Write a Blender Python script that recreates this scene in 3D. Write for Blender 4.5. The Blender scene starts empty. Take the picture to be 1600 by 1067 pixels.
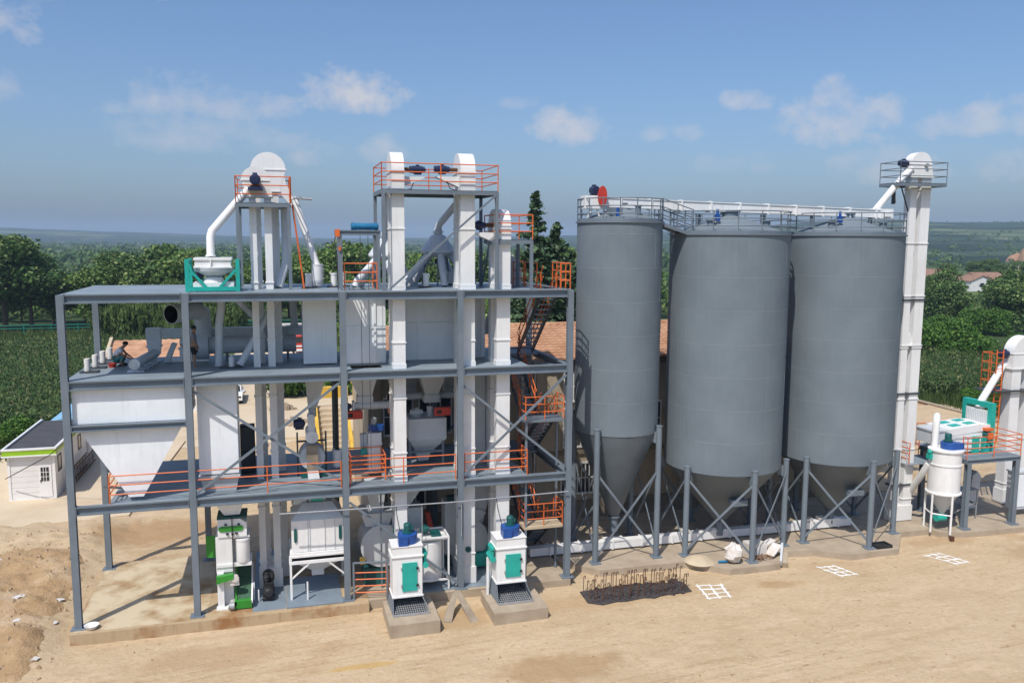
import bpy, math, random
import numpy as np
from mathutils import Vector, Matrix
R = math.radians
random.seed(7); RNG = np.random.default_rng(11)
SC = bpy.context.scene; COL = SC.collection

# ---------------------------------------------------------------- camera
F_PX, PITCH, ROLL, YAW, EYE = 1313.3, .1198, .0055, .2717, 15.0
_fw = Vector((math.sin(YAW)*math.cos(PITCH), math.cos(YAW)*math.cos(PITCH), -math.sin(PITCH)))
_rt = Vector((math.cos(YAW), -math.sin(YAW), 0)); _up = _rt.cross(_fw)
_r2 = _rt*math.cos(ROLL)+_up*math.sin(ROLL); _u2 = -_rt*math.sin(ROLL)+_up*math.cos(ROLL)
cam = bpy.data.objects.new('camera', bpy.data.cameras.new('camera')); COL.objects.link(cam)
m = Matrix.Identity(4)
for i in range(3):
    m[i][0], m[i][1], m[i][2] = _r2[i], _u2[i], -_fw[i]
m.translation = (0, 0, EYE); cam.matrix_world = m
cam.data.sensor_fit = 'HORIZONTAL'; cam.data.sensor_width = 36; cam.data.lens = F_PX/1600*36
cam.data.clip_start = .5; cam.data.clip_end = 30000
SC.camera = cam

# ---------------------------------------------------------------- light
SUN_TRAVEL = Vector((.43, .50, -1.0)).normalized()
SUN_EL = math.asin(-SUN_TRAVEL.z); SUN_ROT = math.atan2(-SUN_TRAVEL.x, -SUN_TRAVEL.y)
sl = bpy.data.lights.new('sun', 'SUN'); sl.energy = 3.8; sl.angle = R(.53); sl.color = (1, .95, .87)
sun = bpy.data.objects.new('sun', sl); COL.objects.link(sun)
sun.rotation_euler = SUN_TRAVEL.to_track_quat('-Z', 'Y').to_euler(); sun.location = (-30, -30, 80)
SC.view_settings.view_transform = 'Standard'; SC.view_settings.look = 'None'
SC.view_settings.exposure = 0.1; SC.view_settings.gamma = 1
SC.cycles.volume_max_steps = 64; SC.cycles.volume_bounces = 0
SC.cycles.max_bounces = 7; SC.cycles.diffuse_bounces = 4; SC.cycles.transparent_max_bounces = 8

SKY_STRENGTH = .132
w = bpy.data.worlds.new('World'); SC.world = w; w.use_nodes = True
nt = w.node_tree; nt.nodes.clear()
def N(tree, typ, **kw):
    n = tree.nodes.new(typ)
    for k, v in kw.items():
        if hasattr(n, k): setattr(n, k, v)
    return n
out = N(nt, 'ShaderNodeOutputWorld'); bg = N(nt, 'ShaderNodeBackground'); bg.inputs['Strength'].default_value = SKY_STRENGTH
sky = N(nt, 'ShaderNodeTexSky', sky_type='NISHITA', sun_disc=False, sun_elevation=SUN_EL, sun_rotation=SUN_ROT,
        altitude=100, air_density=1.0, dust_density=2.4, ozone_density=8.0)
tc = N(nt, 'ShaderNodeTexCoord')
noi = N(nt, 'ShaderNodeTexNoise'); noi.inputs['Scale'].default_value = 26; noi.inputs['Detail'].default_value = 10; noi.inputs['Roughness'].default_value = .62
mpg = N(nt, 'ShaderNodeMapping'); mpg.inputs['Scale'].default_value = (1, 1, 1.25); nt.links.new(tc.outputs['Generated'], mpg.inputs[0]); nt.links.new(mpg.outputs[0], noi.inputs['Vector'])
def vmath(op, a, b=None):
    n = N(nt, 'ShaderNodeVectorMath', operation=op)
    if isinstance(a, (tuple, Vector)): n.inputs[0].default_value = a
    else: nt.links.new(a, n.inputs[0])
    if b is not None:
        if isinstance(b, (tuple, Vector)): n.inputs[1].default_value = b
        else: nt.links.new(b, n.inputs[1])
    return n
def smath(op, a, b=None, c=None, clamp=False):
    n = N(nt, 'ShaderNodeMath', operation=op, use_clamp=clamp)
    for i, x in enumerate((a, b, c)):
        if x is None: continue
        if isinstance(x, (int, float)): n.inputs[i].default_value = x
        else: nt.links.new(x, n.inputs[i])
    return n.outputs[0]
nrm = vmath('NORMALIZE', tc.outputs['Generated'])
dirn = nrm.outputs[0]
# cumulus banks: azimuth from +Y (deg), elevation (deg), half width, half height (deg), strength
CLOUDS = [(5.0, 9.1, 3.2, 1.5, .75), (-4.4, 8.3, 5.4, 1.5, .42), (-17.0, 12.2, 3.6, 3.0, .62), (-13.0, 16.5, 9.0, 3.2, .55), (-17.5, 14.5, 5.0, 3.5, .45),
          (19.3, 7.3, 3.0, 1.5, .62), (36.0, 7.3, 4.2, 2.1, .62), (30.8, 8.7, 1.8, .8, .50), (27.2, 7.1, 1.6, .9, .5), (25.0, 6.9, 1.1, .6, .32),
          (43.4, 6.8, 3.2, 1.2, .5), (47.0, 7.0, 2.6, 1.2, .5), (2.0, 5.6, 2.3, 1.1, .4), (7.2, 5.7, 1.8, 1.0, .4),
          (38.8, 4.2, 3.4, 1.4, .45), (47.5, 4.3, 3.0, 1.2, .45), (-4.5, 6.2, 5.0, 1.4, .30), (-17.0, 8.2, 2.8, 1.4, .35), (30.0, 4.8, 3.0, .9, .25), (16.0, 8.9, 1.3, .5, .25)]
nz = smath('MULTIPLY', smath('SUBTRACT', noi.outputs[0], .52), 5.0)
tot = None
for az, el, hw, hh, st in CLOUDS:
    a, e = R(az), R(el)
    t = Vector((math.cos(a), -math.sin(a), 0)); c = Vector((math.sin(a)*math.cos(e), math.cos(a)*math.cos(e), math.sin(e)))
    u = t.cross(c)
    if u.z < 0: u = -u
    du = vmath('DOT_PRODUCT', dirn, t/math.sin(R(hw))).outputs['Value']
    dv = smath('ADD', vmath('DOT_PRODUCT', dirn, u/math.sin(R(hh))).outputs['Value'], 0.0)
    front = smath('GREATER_THAN', vmath('DOT_PRODUCT', dirn, c).outputs['Value'], .5)
    rr = smath('ADD', smath('POWER', du, 2), smath('POWER', smath('MULTIPLY', dv, smath('MULTIPLY_ADD', smath('LESS_THAN', dv, 0.0), .5, .9)), 2))
    mk = smath('MULTIPLY', smath('MULTIPLY', smath('SUBTRACT', smath('ADD', 1.2, nz), rr), .62, clamp=True), st)
    mk = smath('MULTIPLY', mk, front)
    tot = mk if tot is None else smath('MAXIMUM', tot, mk)
tot = smath('MINIMUM', smath('MULTIPLY', tot, 1.2), .85)
mx = N(nt, 'ShaderNodeMix', data_type='RGBA')
CL = 1/SKY_STRENGTH
mx.inputs[7].default_value = (.62*CL, .61*CL, .645*CL, 1)
nt.links.new(tot, mx.inputs[0]); nt.links.new(sky.outputs[0], mx.inputs[6])
nt.links.new(mx.outputs[2], bg.inputs['Color']); nt.links.new(bg.outputs[0], out.inputs['Surface'])

# ---------------------------------------------------------------- mesh helpers
class MB:
    def __init__(s): s.v = []; s.f = []; s.s = []
    def add(s, vs, fs, smooth=False):
        o = len(s.v); s.v += [tuple(p) for p in vs]
        for f in fs: s.f.append([i+o for i in f]); s.s.append(smooth)
        return s
    def box(s, x0, x1, y0, y1, z0, z1):
        e = random.uniform(0, .0025)
        x0 -= e; x1 += e; y0 -= e; y1 += e; z0 -= e; z1 += e
        return s.add([(x0,y0,z0),(x1,y0,z0),(x1,y1,z0),(x0,y1,z0),(x0,y0,z1),(x1,y0,z1),(x1,y1,z1),(x0,y1,z1)],
                     [(3,2,1,0),(4,5,6,7),(0,1,5,4),(1,2,6,5),(2,3,7,6),(3,0,4,7)])
    def loft(s, rings, smooth=False, caps=True, closed=True):
        n = len(rings[0]); vs = [p for r in rings for p in r]; fs = []
        for k in range(len(rings)-1):
            for i in range(n if closed else n-1):
                j = (i+1) % n
                fs.append((k*n+i, k*n+j, (k+1)*n+j, (k+1)*n+i))
        s.add(vs, fs, smooth)
        if caps:
            s.add(rings[0], [tuple(range(n))[::-1]]); s.add(rings[-1], [tuple(range(n))])
        return s
    def frus(s, a, za, b, zb, caps=True):      # a, b = (x0,x1,y0,y1), bottom to top
        q = lambda r, z: [(r[0],r[2],z),(r[1],r[2],z),(r[1],r[3],z),(r[0],r[3],z)]
        return s.loft([q(a, za), q(b, zb)], caps=caps)
    def bar(s, p, q, w, h=None, up=(0,0,1)):
        h = w if h is None else h
        p = Vector(p); q = Vector(q); d = (q-p).normalized(); u = Vector(up)
        if abs(d.dot(u)) > .98: u = Vector((0,1,0))
        a = d.cross(u).normalized(); b = a.cross(d)
        w += random.uniform(0, .003); h += random.uniform(0, .003)
        r = lambda c: [c-a*w/2-b*h/2, c+a*w/2-b*h/2, c+a*w/2+b*h/2, c-a*w/2+b*h/2]
        return s.loft([r(p), r(q)])
    def ibeam(s, p, q, h=.34, w=.2, up=(0,0,1), tf=.05):
        p = Vector(p); q = Vector(q); d = (q-p).normalized(); u = Vector(up)
        a = d.cross(u).normalized(); b = a.cross(d)
        for e_, k_ in ((p, 1), (q, -1)): s.bar(e_+d*.004*k_, e_+d*.03*k_, w*1.15, h*1.12, up)
        s.bar(p+b*(h/2-tf/2), q+b*(h/2-tf/2), w, tf, up); s.bar(p-b*(h/2-tf/2), q-b*(h/2-tf/2), w, tf, up)
        return s.bar(p, q, .03, h-2*tf, up)
    def tube(s, pts, r, n=10, caps=True, smooth=True):
        pts = [Vector(p) for p in pts]; rs = r if isinstance(r, (list, tuple)) else [r]*len(pts); rings = []; a = None
        for i, p in enumerate(pts):
            d = ((pts[i+1]-p) if i < len(pts)-1 else Vector((0,0,0)))
            e = ((p-pts[i-1]) if i > 0 else Vector((0,0,0)))
            t = (d.normalized()+e.normalized()).normalized() if (d.length and e.length) else (d if d.length else e).normalized()
            if a is None:
                a = t.cross(Vector((0,0,1)))
                if a.length < .1: a = t.cross(Vector((0,1,0)))
            a = (a - t*a.dot(t)).normalized(); b = t.cross(a)
            k = 1.0
            if d.length and e.length:
                k = 1/max(.5, math.cos(d.angle(e)/2))
            rings.append([p+(a*math.cos(x)+b*math.sin(x))*rs[i]*(1+(k-1)*.5) for x in [2*math.pi*j/n for j in range(n)]])
        s.loft(rings, smooth, False)
        if caps: s.add(rings[0], [tuple(range(n))[::-1]]); s.add(rings[-1], [tuple(range(n))])
        return s
    def lathe(s, c, prof, n=28, axis='z', smooth=True, sx=1, sy=1):
        c = Vector(c); rings = []
        for r, h in prof:
            ring = []
            for j in range(n):
                x, y = r*math.cos(2*math.pi*j/n)*sx, r*math.sin(2*math.pi*j/n)*sy
                ring.append(c + Vector({'z': (x,y,h), 'x': (h,x,y), 'y': (y,h,x)}[axis]))
            rings.append(ring)
        s.loft(rings, smooth, False)
        s.add(rings[0], [tuple(range(n))[::-1]]); s.add(rings[-1], [tuple(range(n))])
        return s
    def prism(s, poly, axis, a, b, smooth=False):
        f = {'x': lambda p, t: (t, p[0], p[1]), 'y': lambda p, t: (p[0], t, p[1]), 'z': lambda p, t: (p[0], p[1], t)}[axis]
        e = random.uniform(0, .002)
        return s.loft([[f(p, a-e) for p in poly], [f(p, b+e) for p in poly]], smooth)
    def rail(s, pts, h=1.1, nr=3, sp=1.6, r=.026, n=5, kick=0):
        pts = [Vector(p) for p in pts]
        for i in range(len(pts)-1):
            p, q = pts[i], pts[i+1]
            for k in range(1, nr+1):
                z = Vector((0,0,h*k/nr)); s.tube([p+z, q+z], r, n)
            m_ = max(1, round((q-p).length/sp))
            for k in range(m_+1 if i == len(pts)-2 else m_):
                c = p.lerp(q, k/m_); s.tube([c, c+Vector((0,0,h+.02))], r, n)
            if kick: s.bar(p+Vector((0,0,.08)), q+Vector((0,0,.08)), .012, .14)
        return s
    def mesh(s, name, mat, off=(0,0,0)):
        me = bpy.data.meshes.new(name); o = Vector(off)
        me.from_pydata([tuple(Vector(p)-o) for p in s.v], [], s.f)
        me.polygons.foreach_set('use_smooth', s.s); me.materials.append(mat); me.update()
        return me
    def base(s):
        a = np.array(s.v); return Vector(((a[:,0].min()+a[:,0].max())/2, (a[:,1].min()+a[:,1].max())/2, a[:,2].min()))

WL = {}
def tag(o, label, cat, group=None, kind=None):
    if label: o['label'] = label
    if cat: o['category'] = cat
    if group: o['group'] = group
    if kind: o['kind'] = kind
    return o
def thing(name, label, cat, loc, group=None):
    o = bpy.data.objects.new(name, None); COL.objects.link(o); o.location = loc; o.empty_display_size = .3
    WL[o.name] = Vector(loc); return tag(o, label, cat, group)
def fixnormals(me, sharp=True):
    import bmesh
    bm = bmesh.new(); bm.from_mesh(me); bmesh.ops.recalc_face_normals(bm, faces=bm.faces); bm.to_mesh(me); bm.free(); me.set_sharp_from_angle(angle=R(38))
def part(mb, name, mat, parent, label=None, bevel=0):
    me = mb.mesh(name, mat, WL[parent.name]); fixnormals(me)
    o = bpy.data.objects.new(name, me); COL.objects.link(o); o.parent = parent; WL[o.name] = WL[parent.name]
    if label: o['label'] = label
    if bevel: bev(o, bevel)
    return o
def bev(o, wd):
    b = o.modifiers.new('bevel', 'BEVEL'); b.width = wd; b.segments = 2; b.limit_method = 'ANGLE'; b.angle_limit = R(50)
def solo(mb, name, mat, label, cat, group=None, kind=None, bevel=0):
    c = mb.base(); me = mb.mesh(name, mat, c); fixnormals(me)
    o = bpy.data.objects.new(name, me); COL.objects.link(o); o.location = c; WL[o.name] = c
    if bevel: bev(o, bevel)
    return tag(o, label, cat, group, kind)
def struct(mb, name, mat):
    o = solo(mb, name, mat, None, None, kind='structure'); return o
def quads(name, V, mat, smooth=False):
    """V: (n,4,3) array -> mesh of loose quads"""
    n = len(V); me = bpy.data.meshes.new(name)
    me.vertices.add(n*4); me.vertices.foreach_set('co', V.reshape(-1).astype(np.float32))
    me.loops.add(n*4); me.loops.foreach_set('vertex_index', np.arange(n*4, dtype=np.int32))
    me.polygons.add(n); me.polygons.foreach_set('loop_start', np.arange(0, n*4, 4, dtype=np.int32))
    me.update(calc_edges=True); me.materials.append(mat); return me
def dup(o, parent=None):
    c = o.copy(); COL.objects.link(c)
    if parent: c.parent = parent
    for k in list(o.children): dup(k, c)
    return c

# ---------------------------------------------------------------- materials
def mat(name, c, c2=None, scale=1.5, rough=.5, metal=0, streak=0, sc=None, bump=0, bscale=25, lo=.38, hi=.68, spec=.4, detail=6):
    m_ = bpy.data.materials.new(name); m_.use_nodes = True; t = m_.node_tree; p = t.nodes['Principled BSDF']
    p.inputs['Roughness'].default_value = rough; p.inputs['Metallic'].default_value = metal; p.inputs['Specular IOR Level'].default_value = spec
    L = t.links.new; tc = N(t, 'ShaderNodeTexCoord'); col = (*c, 1)
    p.inputs['Base Color'].default_value = col
    last = None
    def noise(sc_, vec=None, det=detail):
        n = N(t, 'ShaderNodeTexNoise'); n.inputs['Scale'].default_value = sc_; n.inputs['Detail'].default_value = det; n.inputs['Roughness'].default_value = .6
        L(vec or tc.outputs['Object'], n.inputs['Vector']); return n.outputs[0]
    def mix(f, a, b):
        x = N(t, 'ShaderNodeMix', data_type='RGBA'); L(f, x.inputs[0])
        for i, q in ((6, a), (7, b)):
            if isinstance(q, tuple): x.inputs[i].default_value = q
            else: L(q, x.inputs[i])
        return x.outputs[2]
    def ramp(f, a, b, mx_=1.0):
        r = N(t, 'ShaderNodeMapRange'); r.inputs[1].default_value = a; r.inputs[2].default_value = b; r.inputs[4].default_value = mx_
        L(f, r.inputs[0]); return r.outputs[0]
    if c2 is not None:
        last = mix(ramp(noise(scale), lo, hi), col, (*c2, 1))
    if streak:
        mp = N(t, 'ShaderNodeMapping'); mp.inputs['Scale'].default_value = (3.5, 3.5, .35); L(tc.outputs['Object'], mp.inputs[0])
        s_ = sc or tuple(x*.55 for x in c)
        last = mix(ramp(noise(1.6, mp.outputs[0]), .52, .8, streak), last if last is not None else col, (*s_, 1))
    if last is not None: L(last, p.inputs['Base Color'])
    if bump:
        b = N(t, 'ShaderNodeBump'); b.inputs['Strength'].default_value = bump; b.inputs['Distance'].default_value = .03
        L(noise(bscale), b.inputs['Height']); L(b.outputs[0], p.inputs['Normal'])
    return m_
def leafmat(name, stops, rough=.6, trans=.25):
    m_ = bpy.data.materials.new(name); m_.use_nodes = True; t = m_.node_tree; p = t.nodes['Principled BSDF']; L = t.links.new
    g = N(t, 'ShaderNodeNewGeometry'); r = N(t, 'ShaderNodeValToRGB')
    el = r.color_ramp.elements
    el[0].position, el[0].color = stops[0][0], (*stops[0][1], 1); el[1].position, el[1].color = stops[-1][0], (*stops[-1][1], 1)
    for q, c in stops[1:-1]:
        e = el.new(q); e.color = (*c, 1)
    L(g.outputs['Random Per Island'], r.inputs[0]); L(r.outputs[0], p.inputs['Base Color'])
    p.inputs['Roughness'].default_value = rough; p.inputs['Specular IOR Level'].default_value = .25
    tr = N(t, 'ShaderNodeBsdfTranslucent'); mxs = N(t, 'ShaderNodeMixShader'); mxs.inputs[0].default_value = trans
    L(r.outputs[0], tr.inputs[0]); L(p.outputs[0], mxs.inputs[1]); L(tr.outputs[0], mxs.inputs[2]); L(mxs.outputs[0], t.nodes['Material Output'].inputs[0])
    return m_

M = dict(
 steel=mat('blue_grey_steel_paint', (.17,.205,.24), (.138,.168,.198), .8, .48, streak=.35, sc=(.12,.135,.15)),
 steeldk=mat('dark_steel', (.055,.065,.075), (.04,.045,.05), 2, .5),
 deck=mat('deck_plate', (.25,.30,.335), (.19,.23,.262), .7, .5, bump=.05, streak=.2, sc=(.17,.18,.18)),
 white=mat('white_machine_paint', (.80,.80,.79), (.74,.735,.72), .9, .38, streak=.38, sc=(.56,.52,.44)),
 binw=mat('brushed_white_primer', (.83,.86,.88), (.72,.76,.79), .55, .6, streak=.5, sc=(.58,.62,.65)),
 bing=mat('pale_grey_primer', (.56,.59,.61), (.46,.485,.505), .5, .5, streak=.4, sc=(.42,.43,.44)),
 pipe=mat('pale_grey_pipe', (.63,.665,.69), (.53,.56,.585), 1.2, .4, streak=.3, sc=(.46,.48,.49)),
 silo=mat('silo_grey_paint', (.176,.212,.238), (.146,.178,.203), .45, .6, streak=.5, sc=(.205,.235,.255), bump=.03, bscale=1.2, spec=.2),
 seam=mat('silo_weld_seam', (.24,.275,.30), (.165,.20,.225), 1.5, .5),
 cone=mat('silo_grey_shaded', (.118,.145,.163), (.095,.115,.13), .7, .5, streak=.4, sc=(.14,.155,.165)),  # same silo grey darkened; the cones' underside shade is in the colour
 orange=mat('orange_safety_paint', (.72,.155,.035), (.55,.12,.03), 2, .45),
 teal=mat('teal_paint', (.02,.40,.33), (.018,.33,.275), 2, .4),
 tealdk=mat('dark_teal_paint', (.01,.10,.095), (.008,.07,.07), 3, .45),
 green=mat('bright_green_paint', (.035,.27,.03), (.03,.21,.028), 2, .4),
 belt=mat('green_belt', (.035,.095,.05), (.05,.12,.07), 6, .6),
 blue=mat('blue_fan_paint', (.018,.085,.32), (.012,.06,.24), 3, .38),
 navy=mat('navy_motor_paint', (.012,.02,.06), (.02,.03,.08), 4, .4),
 cyan=mat('blue_hoist_paint', (.015,.17,.33), (.012,.12,.26), 3, .4),
 red=mat('red_paint', (.55,.05,.03), (.42,.04,.028), 2, .4),
 black=mat('black_rubber', (.015,.015,.016), (.03,.03,.03), 5, .6),
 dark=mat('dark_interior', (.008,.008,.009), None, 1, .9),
 conc=mat('concrete', (.42,.345,.255), (.33,.26,.185), 1.3, .85, bump=.25, bscale=18),
 slab=mat('slab_concrete', (.56,.46,.31), (.31,.19,.085), .75, .85, bump=.2, bscale=14, lo=.44, hi=.66, detail=9),
 slabedge=mat('slab_edge_concrete', (.44,.33,.20), (.30,.15,.06), .9, .85, bump=.3, bscale=12, lo=.5, hi=.68, streak=.5, sc=(.22,.09,.03)),
 paintfl=mat('grey_painted_floor', (.21,.26,.305), (.165,.20,.235), .9, .5, bump=.05),
 tan=mat('tan_render', (.46,.39,.29), (.36,.30,.22), .6, .85, streak=.6, sc=(.27,.22,.16), bump=.1),
 plinth=mat('stone_plinth', (.25,.21,.16), (.2,.165,.125), 1, .9, bump=.2),
 hutw=mat('white_siding', (.76,.75,.73), (.70,.67,.64), 1, .5),
 lime=mat('lime_fascia', (.30,.52,.02), (.26,.45,.02), 1, .4),
 asph=mat('grey_felt_roof', (.075,.075,.082), (.055,.055,.06), 1.5, .85, bump=.1),
 sheet=mat('blue_sheet_roof', (.28,.52,.72), (.22,.43,.62), 1, .4),
 glass=mat('dark_window_glass', (.02,.025,.03), None, 1, .12, spec=.6),
 yellow=mat('yellow_paint', (.72,.46,.07), (.6,.37,.05), 1.5, .5),
 cream=mat('cream_step_stone', (.55,.45,.31), (.45,.36,.25), 1.2, .8),
 grn_rail=mat('green_guard_rail_paint', (.02,.22,.15), (.02,.16,.11), 1, .5),
 brick=mat('brown_brick_wall', (.24,.14,.085), (.17,.095,.06), .8, .9, bump=.3, bscale=9),
 brick2=mat('brown_stones', (.44,.32,.20), (.30,.21,.13), .8, .9),
 chalk=mat('white_lime_powder', (.85,.84,.81), (.72,.66,.55), 5, .95, lo=.5, hi=.8),
 rust=mat('rusty_rebar', (.12,.055,.03), (.07,.035,.022), 8, .8),
 mat_dark=mat('dark_wire_mat', (.05,.045,.05), (.085,.07,.06), 6, .8, bump=.5, bscale=30),
 plastic=mat('white_plastic_film', (.70,.68,.66), (.55,.48,.40), 3, .35),
 carw=mat('white_car_paint', (.82,.82,.83), None, 1, .2, spec=.6),
 skin=mat('skin', (.36,.20,.13), (.31,.17,.11), 6, .55),
 shirt=mat('grey_white_shirt', (.74,.74,.76), (.62,.62,.65), 6, .8),
 tee=mat('grey_tee', (.20,.21,.24), (.16,.17,.19), 6, .8),
 tealcloth=mat('teal_cloth', (.07,.24,.22), (.05,.18,.17), 5, .8),
 shorts=mat('black_shorts', (.02,.02,.022), None, 1, .8),
 hair=mat('black_hair', (.012,.011,.01), None, 1, .6),
 bark=mat('bark', (.11,.075,.05), (.07,.05,.035), 3, .9, bump=.4, bscale=10),
 wood=mat('weathered_board', (.33,.27,.2), (.22,.17,.12), 2, .85),
 galv=mat('galvanised_steel', (.42,.43,.44), (.33,.34,.35), 5, .4, metal=.3),
)
M['tile'] = mat('orange_clay_tile', (.52,.30,.18), (.37,.19,.105), .9, .8, bump=.1)
M['tile2'] = mat('old_clay_tile', (.30,.18,.125), (.22,.125,.085), .9, .85)
M['lf_a'] = leafmat('broadleaf_green', [(0,(.05,.105,.022)), (.45,(.105,.19,.04)), (.85,(.19,.28,.07)), (1,(.36,.40,.17))])
M['lf_b'] = leafmat('dark_broadleaf', [(0,(.04,.09,.025)), (.6,(.092,.175,.045)), (1,(.25,.31,.11))])
M['lf_w'] = leafmat('willow_green', [(0,(.05,.09,.022)), (.6,(.10,.16,.04)), (1,(.17,.23,.07))])
M['lf_c'] = leafmat('conifer_green', [(0,(.03,.066,.032)), (.6,(.068,.125,.058)), (1,(.14,.195,.095))], trans=.1)
M['lf_s'] = leafmat('bright_shrub_green', [(0,(.04,.10,.016)), (.6,(.08,.18,.026)), (1,(.16,.27,.05))])
M['corn'] = leafmat('corn_leaf', [(0,(.035,.075,.022)), (.55,(.08,.14,.042)), (.86,(.135,.185,.065)), (1,(.26,.23,.11))])
M['grass'] = leafmat('grass_green', [(0,(.035,.07,.015)), (.7,(.08,.13,.03)), (1,(.16,.17,.07))])
# ================================================================ GROUND AND SETTING
def vnoise(x, y, seed=0):
    xi = np.floor(x).astype(np.int64); yi = np.floor(y).astype(np.int64); fx = x-xi; fy = y-yi
    def h(a, b):
        n = (a*374761393 + b*668265263 + seed*974711) & 0x7fffffff
        n = ((n ^ (n >> 13))*1274126177) & 0x7fffffff
        return ((n ^ (n >> 16)) & 0xffff)/65535.0
    fx = fx*fx*(3-2*fx); fy = fy*fy*(3-2*fy)
    return (h(xi,yi)*(1-fx)+h(xi+1,yi)*fx)*(1-fy)+(h(xi,yi+1)*(1-fx)+h(xi+1,yi+1)*fx)*fy
def fbm(x, y, o=4, seed=0):
    s = 0; a = .5
    for k in range(o):
        s = s+a*(vnoise(x, y, seed+k)-.5); x = x*2.03+17.1; y = y*2.03+5.7; a *= .5
    return s
def sst(a, b, x):
    t = np.clip((x-a)/(b-a), 0, 1); return t*t*(3-2*t)
def gh(x, y):
    x = np.asarray(x, float); y = np.asarray(y, float)
    z = -.44+.12*sst(-5, 14, x)+.30*sst(34, 42, y)*(1-sst(12, 14, x))+.05*fbm(x*.3, y*.3, 3, 2)
    left = (1-sst(-9.6, -7.6, x))*sst(30.5, 34, y)*(1-sst(44, 50, y))
    z = z + left*(.42+.55*fbm(x*.42, y*.42, 4, 9)+.30*fbm(x*1.7, y*1.7, 3, 5))
    rough = (1-sst(-8, -6, x))*sst(40, 46, y)*(1-sst(51, 53, y))
    z = z + rough*.35*fbm(x*.9, y*.5, 4, 15)
    z = z + .07*fbm(x*1.4, y*1.4, 3, 21)*(1-sst(48, 60, y))
    return z
def grid(name, xs, ys, zf, mt):
    X, Y = np.meshgrid(xs, ys); Z = zf(X, Y); nx, ny = len(xs), len(ys)
    me = bpy.data.meshes.new(name); me.vertices.add(nx*ny)
    me.vertices.foreach_set('co', np.stack([X, Y, Z], -1).reshape(-1).astype(np.float32))
    a = (np.arange(ny-1)[:,None]*nx+np.arange(nx-1)[None]).reshape(-1)
    F = np.stack([a, a+1, a+nx+1, a+nx], -1); n = len(F)
    me.loops.add(n*4); me.loops.foreach_set('vertex_index', F.reshape(-1).astype(np.int32))
    me.polygons.add(n); me.polygons.foreach_set('loop_start', np.arange(0, n*4, 4, dtype=np.int32))
    me.polygons.foreach_set('use_smooth', np.ones(n, bool)); me.update(calc_edges=True); me.materials.append(mt)
    o = bpy.data.objects.new(name, me); COL.objects.link(o); o['kind'] = 'structure'; return o
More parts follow.
